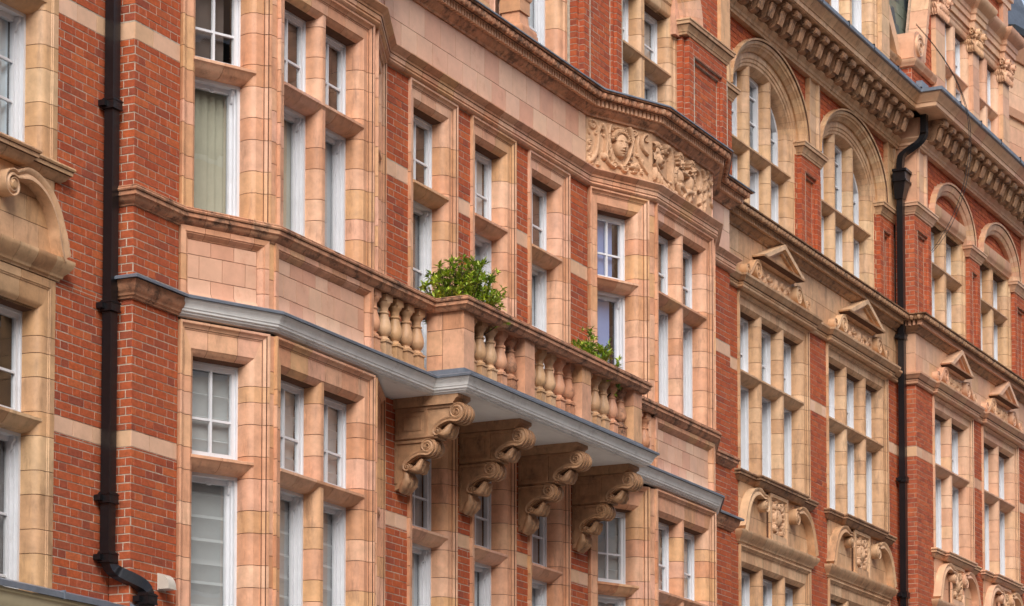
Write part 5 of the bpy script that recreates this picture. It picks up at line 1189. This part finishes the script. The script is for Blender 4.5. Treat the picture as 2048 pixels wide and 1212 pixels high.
# ================================================================== DOWNPIPES
def pipe_run(parent, pts, wx, wy, m, name):
    """rectangular pipe through plan/height points (x, y, z of its front centre)"""
    v = VF(); n = len(pts); R = []
    for i, (x, y, z) in enumerate(pts):
        a = Vector(pts[max(0, i-1)]); b = Vector(pts[min(n-1, i+1)]); t = (b-a).normalized()
        up = Vector((0, 1, 0)); sx = t.cross(up).normalized(); 
        if sx.length < .1: sx = Vector((1, 0, 0))
        if sx.x < 0: sx = -sx
        c = Vector((x, y, z))
        R.append([c-sx*wx/2, c+sx*wx/2, c+sx*wx/2+up*wy, c-sx*wx/2+up*wy])
    for A, B in zip(R[:-1], R[1:]): v.prism(A, B)
    me = mesh(*v.get(), m, 30); bm = bmesh.new(); bm.from_mesh(me); bmesh.ops.remove_doubles(bm, verts=bm.verts, dist=1e-5)
    seen = {}
    for f in bm.faces: seen.setdefault(tuple(sorted(q.index for q in f.verts)), []).append(f)
    bmesh.ops.delete(bm, geom=[f for l in seen.values() if len(l) > 1 for f in l], context='FACES_ONLY')
    bm.to_mesh(me); bm.free(); me.set_sharp_from_angle(angle=R_(30))
    return obj(name, me, m, parent)
def collar(parent, x, y, z, wx, wy, m, h=.1):
    v = VF(); e = .018
    for a, b, k in ((0, .014, e*1.2), (.014, h-.025, e), (h-.025, h-.012, e*1.3), (h-.012, h, e*.7)): v.box(x-wx/2-k, x+wx/2+k, y-k, y+wy+.01, z+a, z+b-.0005)
    v.box(x-wx/2-.06, x+wx/2+.045, y+wy*.55, y+wy+.03, z+.02, z+h-.03)
    return obj('pipe_collar', v.get(), m, parent)
DP = thing('downpipe', 'black square downpipe with swan-neck foot in the corner at the left', 'downpipe', (-.14, .12, 5.1))
PXc, PYf, WXp, WYp = -.138, .1, .11, .09
pipe_run(DP, [(PXc, PYf, 12.2), (PXc, PYf, 5.52)], WXp, WYp, M_BLACK, 'pipe')
for z in (9.52, 7.69, 5.97, 5.44): collar(DP, PXc, PYf, z, WXp, WYp, M_BLACK)
el = [(PXc, PYf-.01, 5.45), (PXc, PYf-.012, 5.4)]+[(PXc+(.27)*t, PYf-.012-.225*t, 5.40-.13*t) for t in (.12, .3, .55, .8)]
el = bez((PXc, PYf-.01, 5.47), (PXc, PYf-.01, 5.36), (PXc+.07, PYf-.08, 5.34), (PXc+.2, PYf-.2, 5.3), (PXc+.27, PYf-.24, 5.26), (PXc+.27, PYf-.24, 5.16), n=13)
pipe_run(DP, el, WXp, WYp, M_BLACK, 'swan_neck'); collar(DP, PXc+.27, PYf-.24, 5.09, WXp, WYp, M_BLACK); pipe_run(DP, [(PXc+.27, PYf-.24, 5.12), (PXc+.27, PYf-.24, 4.98)], WXp, WYp, M_BLACK, 'pipe')
DP2 = thing('downpipe', 'black square downpipe with hopper head below the eaves at the right', 'downpipe', (22.15, .1, 4.6))
px2, py2 = 22.16, .07
pipe_run(DP2, [(px2, py2, 14.35), (px2, py2, 4.6)], .115, .1, M_BLACK, 'pipe')
hp = VF().prism([(px2-.08, py2-.01, 14.33), (px2+.08, py2-.01, 14.33), (px2+.08, py2+.12, 14.33), (px2-.08, py2+.12, 14.33)], [(px2-.13, py2-.07, 14.6), (px2+.13, py2-.07, 14.6), (px2+.13, py2+.13, 14.6), (px2-.13, py2+.13, 14.6)])
ho = obj('hopper_head', hp.get(), M_BLACK, DP2)
for a, b, e in ((14.6, 14.63, .02), (14.63, 14.76, .0), (14.76, 14.8, .025)): obj('hopper_band', VF().box(px2-.13-e, px2+.13+e, py2-.07-e, py2+.14, a, b-.001).get(), M_BLACK, ho)
pipe_run(DP2, bez((px2, py2, 14.78), (px2, py2, 15.0), (px2, py2, 15.05), (px2+.02, py2-.1, 15.1), n=6)+bez((px2+.06, py2-.24, 15.2), (px2+.08, py2-.36, 15.28), (px2+.08, py2-.38, 15.34), (px2+.08, py2-.38, 15.46), n=8)+[(px2+.08, py2-.38, 15.7)], .115, .1, M_BLACK, 'offset_bend')
for z in (12.05, 9.75, 7.9, 6.0): collar(DP2, px2, py2, z, .115, .1, M_BLACK)
DP3 = thing('downpipe', 'short black rainwater pipe between bay-fronted building and arched building at the top', 'downpipe', (14.5, .15, 14.3))
pipe_run(DP3, [(14.52, .1, 16.5), (14.52, .1, 14.75)], .09, .09, M_BLACK, 'pipe'); collar(DP3, 14.52, .1, 14.9, .09, .09, M_BLACK)

# ================================================================== SMALL THINGS
VN = thing('vent_cowl', 'small white wall vent cowl on the brick pier at the lower left', 'vent', (.5, -.02, 5.27))
obj('back_plate', VF().box(.44, .57, -.012, .0, 5.265, 5.42).get(), M_VENT, VN)
sec = [(-.012, 5.415), (-.012, 5.285), (-.12, 5.285), (-.12, 5.315), (-.108, 5.355), (-.08, 5.39), (-.05, 5.408)]
obj('hood', VF().prism([(.443, y, z) for y, z in sec], [(.567, y, z) for y, z in sec]).get(), M_VENT, VN)
obj('lip', VF().box(.438, .572, -.125, -.014, 5.274, 5.284).get(), M_VENT, VN)
def shrub(loc, label, H, Wd, nst, seed, lean=0.):
    rs = random.Random(seed)
    t = thing('shrub', label, 'shrub', loc)
    obj('pot', (lambda q: ([(x+loc[0], y+loc[1], z+loc[2]) for x, y, z in q[0]], q[1]))(lathe([(.1, 0), (.13, .16), (.15, .3), (.165, .31), (.165, .35), (.14, .35), (.13, .31), (.0, .31)], 20)), M_TCP, t)
    st = VF(); LV = []; LF = []; rv = []
    def tube(a, b, ra, rb):
        a, b = Vector(a), Vector(b); d = (b-a).normalized(); u = d.orthogonal().normalized(); w_ = d.cross(u); k = 5
        A = [a+(u*math.cos(2*math.pi*q/k)+w_*math.sin(2*math.pi*q/k))*ra for q in range(k)]; B = [b+(u*math.cos(2*math.pi*q/k)+w_*math.sin(2*math.pi*q/k))*rb for q in range(k)]
        st.prism(A, B)
    def leaf(p, d, L, wd, tone):
        d = d.normalized(); s_ = d.cross(Vector((rs.uniform(-.4, .4), rs.uniform(-.4, .4), 1))).normalized(); nn = s_.cross(d)
        n = len(LV); m1 = p+d*L*.5-nn*L*.06; tp = p+d*L
        LV.extend([tuple(p), tuple(m1+s_*wd/2+nn*wd*.2), tuple(tp-nn*L*.18), tuple(m1-s_*wd/2+nn*wd*.2), tuple(m1)])
        LF.extend([(n, n+1, n+4), (n+1, n+2, n+4), (n+4, n+2, n+3), (n, n+4, n+3)]); rv.extend([tone]*4)
    base = Vector((loc[0], loc[1], loc[2]+.3))
    for s_ in range(nst):
        a = rs.uniform(0, 2*math.pi); r_ = Wd*math.sqrt(rs.uniform(.02, 1)); h = H*rs.uniform(.5, 1)*(1-.35*(r_/Wd)**2)
        tip = base+Vector((r_*math.cos(a)+lean*h, r_*math.sin(a)*.8, h)); mid = base+(tip-base)*.55+Vector((rs.uniform(-.04, .04), rs.uniform(-.04, .04), h*.08))
        tube(base+Vector((rs.uniform(-.05, .05), rs.uniform(-.05, .05), 0)), mid, .011, .007); tube(mid, tip, .007, .003)
        for q in range(3):
            f = rs.uniform(.35, 1); c = mid+(tip-mid)*f if q < 2 else mid
            sd_ = Vector((rs.uniform(-1, 1), rs.uniform(-1, 1), rs.uniform(.2, 1))).normalized(); e = c+sd_*rs.uniform(.05, .13); tube(c, e, .004, .002)
            tone = rs.random()
            for k in range(rs.randint(7, 11)):
                dd = (sd_*.7+Vector((rs.uniform(-1, 1), rs.uniform(-1, 1), rs.uniform(-.5, .9)))); leaf(e+sd_*rs.uniform(-.03, .01), dd, rs.uniform(.055, .085), rs.uniform(.02, .03), (tone+rs.uniform(-.12, .12)) % 1)
        tone = rs.uniform(.25, .6)
        for k in range(rs.randint(10, 15)):
            dd = Vector((rs.uniform(-1, 1), rs.uniform(-1, 1), rs.uniform(-.3, 1.2))); leaf(tip+Vector((0, 0, rs.uniform(-.06, .01))), dd, rs.uniform(.055, .09), rs.uniform(.022, .032), (tone+rs.uniform(-.1, .1)) % 1)
        for k in range(10):
            f = rs.uniform(.2, 1); c = mid+(tip-mid)*f; dd = Vector((rs.uniform(-1, 1), rs.uniform(-1, 1), rs.uniform(-.2, .8))); leaf(c, dd, rs.uniform(.05, .08), rs.uniform(.02, .028), rs.random())
    obj('stem', st.get(), M_STEM, t)
    me = mesh(LV, LF, M_LEAF, 0, 'foliage'); at = me.attributes.new('rnd', 'FLOAT', 'FACE'); at.data.foreach_set('value', rv)
    o = link(bpy.data.objects.new('foliage', me), t, (0, 0, 0)); 
    obj('soil', (lambda q: ([(x+loc[0], y+loc[1], z+loc[2]+.3) for x, y, z in q[0]], q[1]))(lathe([(.13, 0), (.1, .025), (.0, .03)], 14)), M_SOIL, t)
    return t
shrub((5.5, -.5, 8.045), 'large leafy green shrub standing behind the near corner of the balcony', 1.14, .52, 115, 3)
shrub((8.72, -.5, 8.045), 'smaller sparse green shrub near the right end of the balcony balustrade', 1.02, .4, 56, 11, .08)
def cable(pts, r_, label):
    t = VF(); k = 6
    P = bez(*pts, n=24); V = []; F = []
    for i, p_ in enumerate(P):
        for q in range(k): a = 2*math.pi*q/k; V.append((p_[0]+r_*math.cos(a), p_[1]+r_*math.sin(a), p_[2]))
        if i: F += [((i-1)*k+q, (i-1)*k+(q+1) % k, i*k+(q+1) % k, i*k+q) for q in range(k)]
    F += [tuple(range(k)), tuple(range(23*k, 24*k))]
    o = obj('loose_cable', (V, F), M_CABLE, None, smooth=60); o['label'] = label; o['category'] = 'cable'; o['group'] = 'cables hanging from the gable'
cable([(22.3, -.12, 17.2), (22.9, -.75, 16.4), (23.1, -.85, 15.9), (23.1, -.85, 15.2), (23.0, -.7, 14.3), (22.75, -.2, 13.6)], .0055, 'thin black cable looping down over the eaves, left of its twin')
cable([(22.3, -.12, 17.22), (23.0, -.75, 16.4), (23.2, -.85, 15.9), (23.2, -.85, 15.2), (23.1, -.7, 14.2), (22.78, -.2, 13.58)], .0055, 'thin black cable looping down over the eaves, right of its twin')

# ================================================================== ACROSS THE STREET (out of view; heights and pale colour shaped for reflections and bounce)
OP = thing('opposite_terrace', 'pale terrace across the street, out of view, shaped for the window reflections', 'building', (0, -20, 0))
for x0, x1, h in ((-60, 8, 21), (8.2, 19, 10.5), (19.2, 95, 22)):
    obj('facade', VF().box(x0, x1, -30, -20, 0, h).get(), M_BAND, OP, smooth=0)
    obj('roof', VF().prism([(x0, -20.3, h), (x1, -20.3, h), (x1, -29, h), (x0, -29, h)], [(x0, -23, h+2), (x1, -23, h+2), (x1, -27, h+2), (x0, -27, h+2)]).get(), M_SLATE2, OP, smooth=0)
    x = x0+1.2
    while x < x1-1.5:
        for z in np.arange(4.5, h-2, 3.6):
            piece('window', ('ow',), lambda: VF().box(0, 1.2, 0, .06, 0, 2.1).get(), M_WHITE, OP, Fr(x, -19.98), 0, 0, z)
            piece('pane', ('owp',), lambda: VF().box(.08, 1.12, 0, .07, .08, 2.02).get(), M_ROOM, OP, Fr(x, -19.98), 0, 0, z)
        x += 2.6
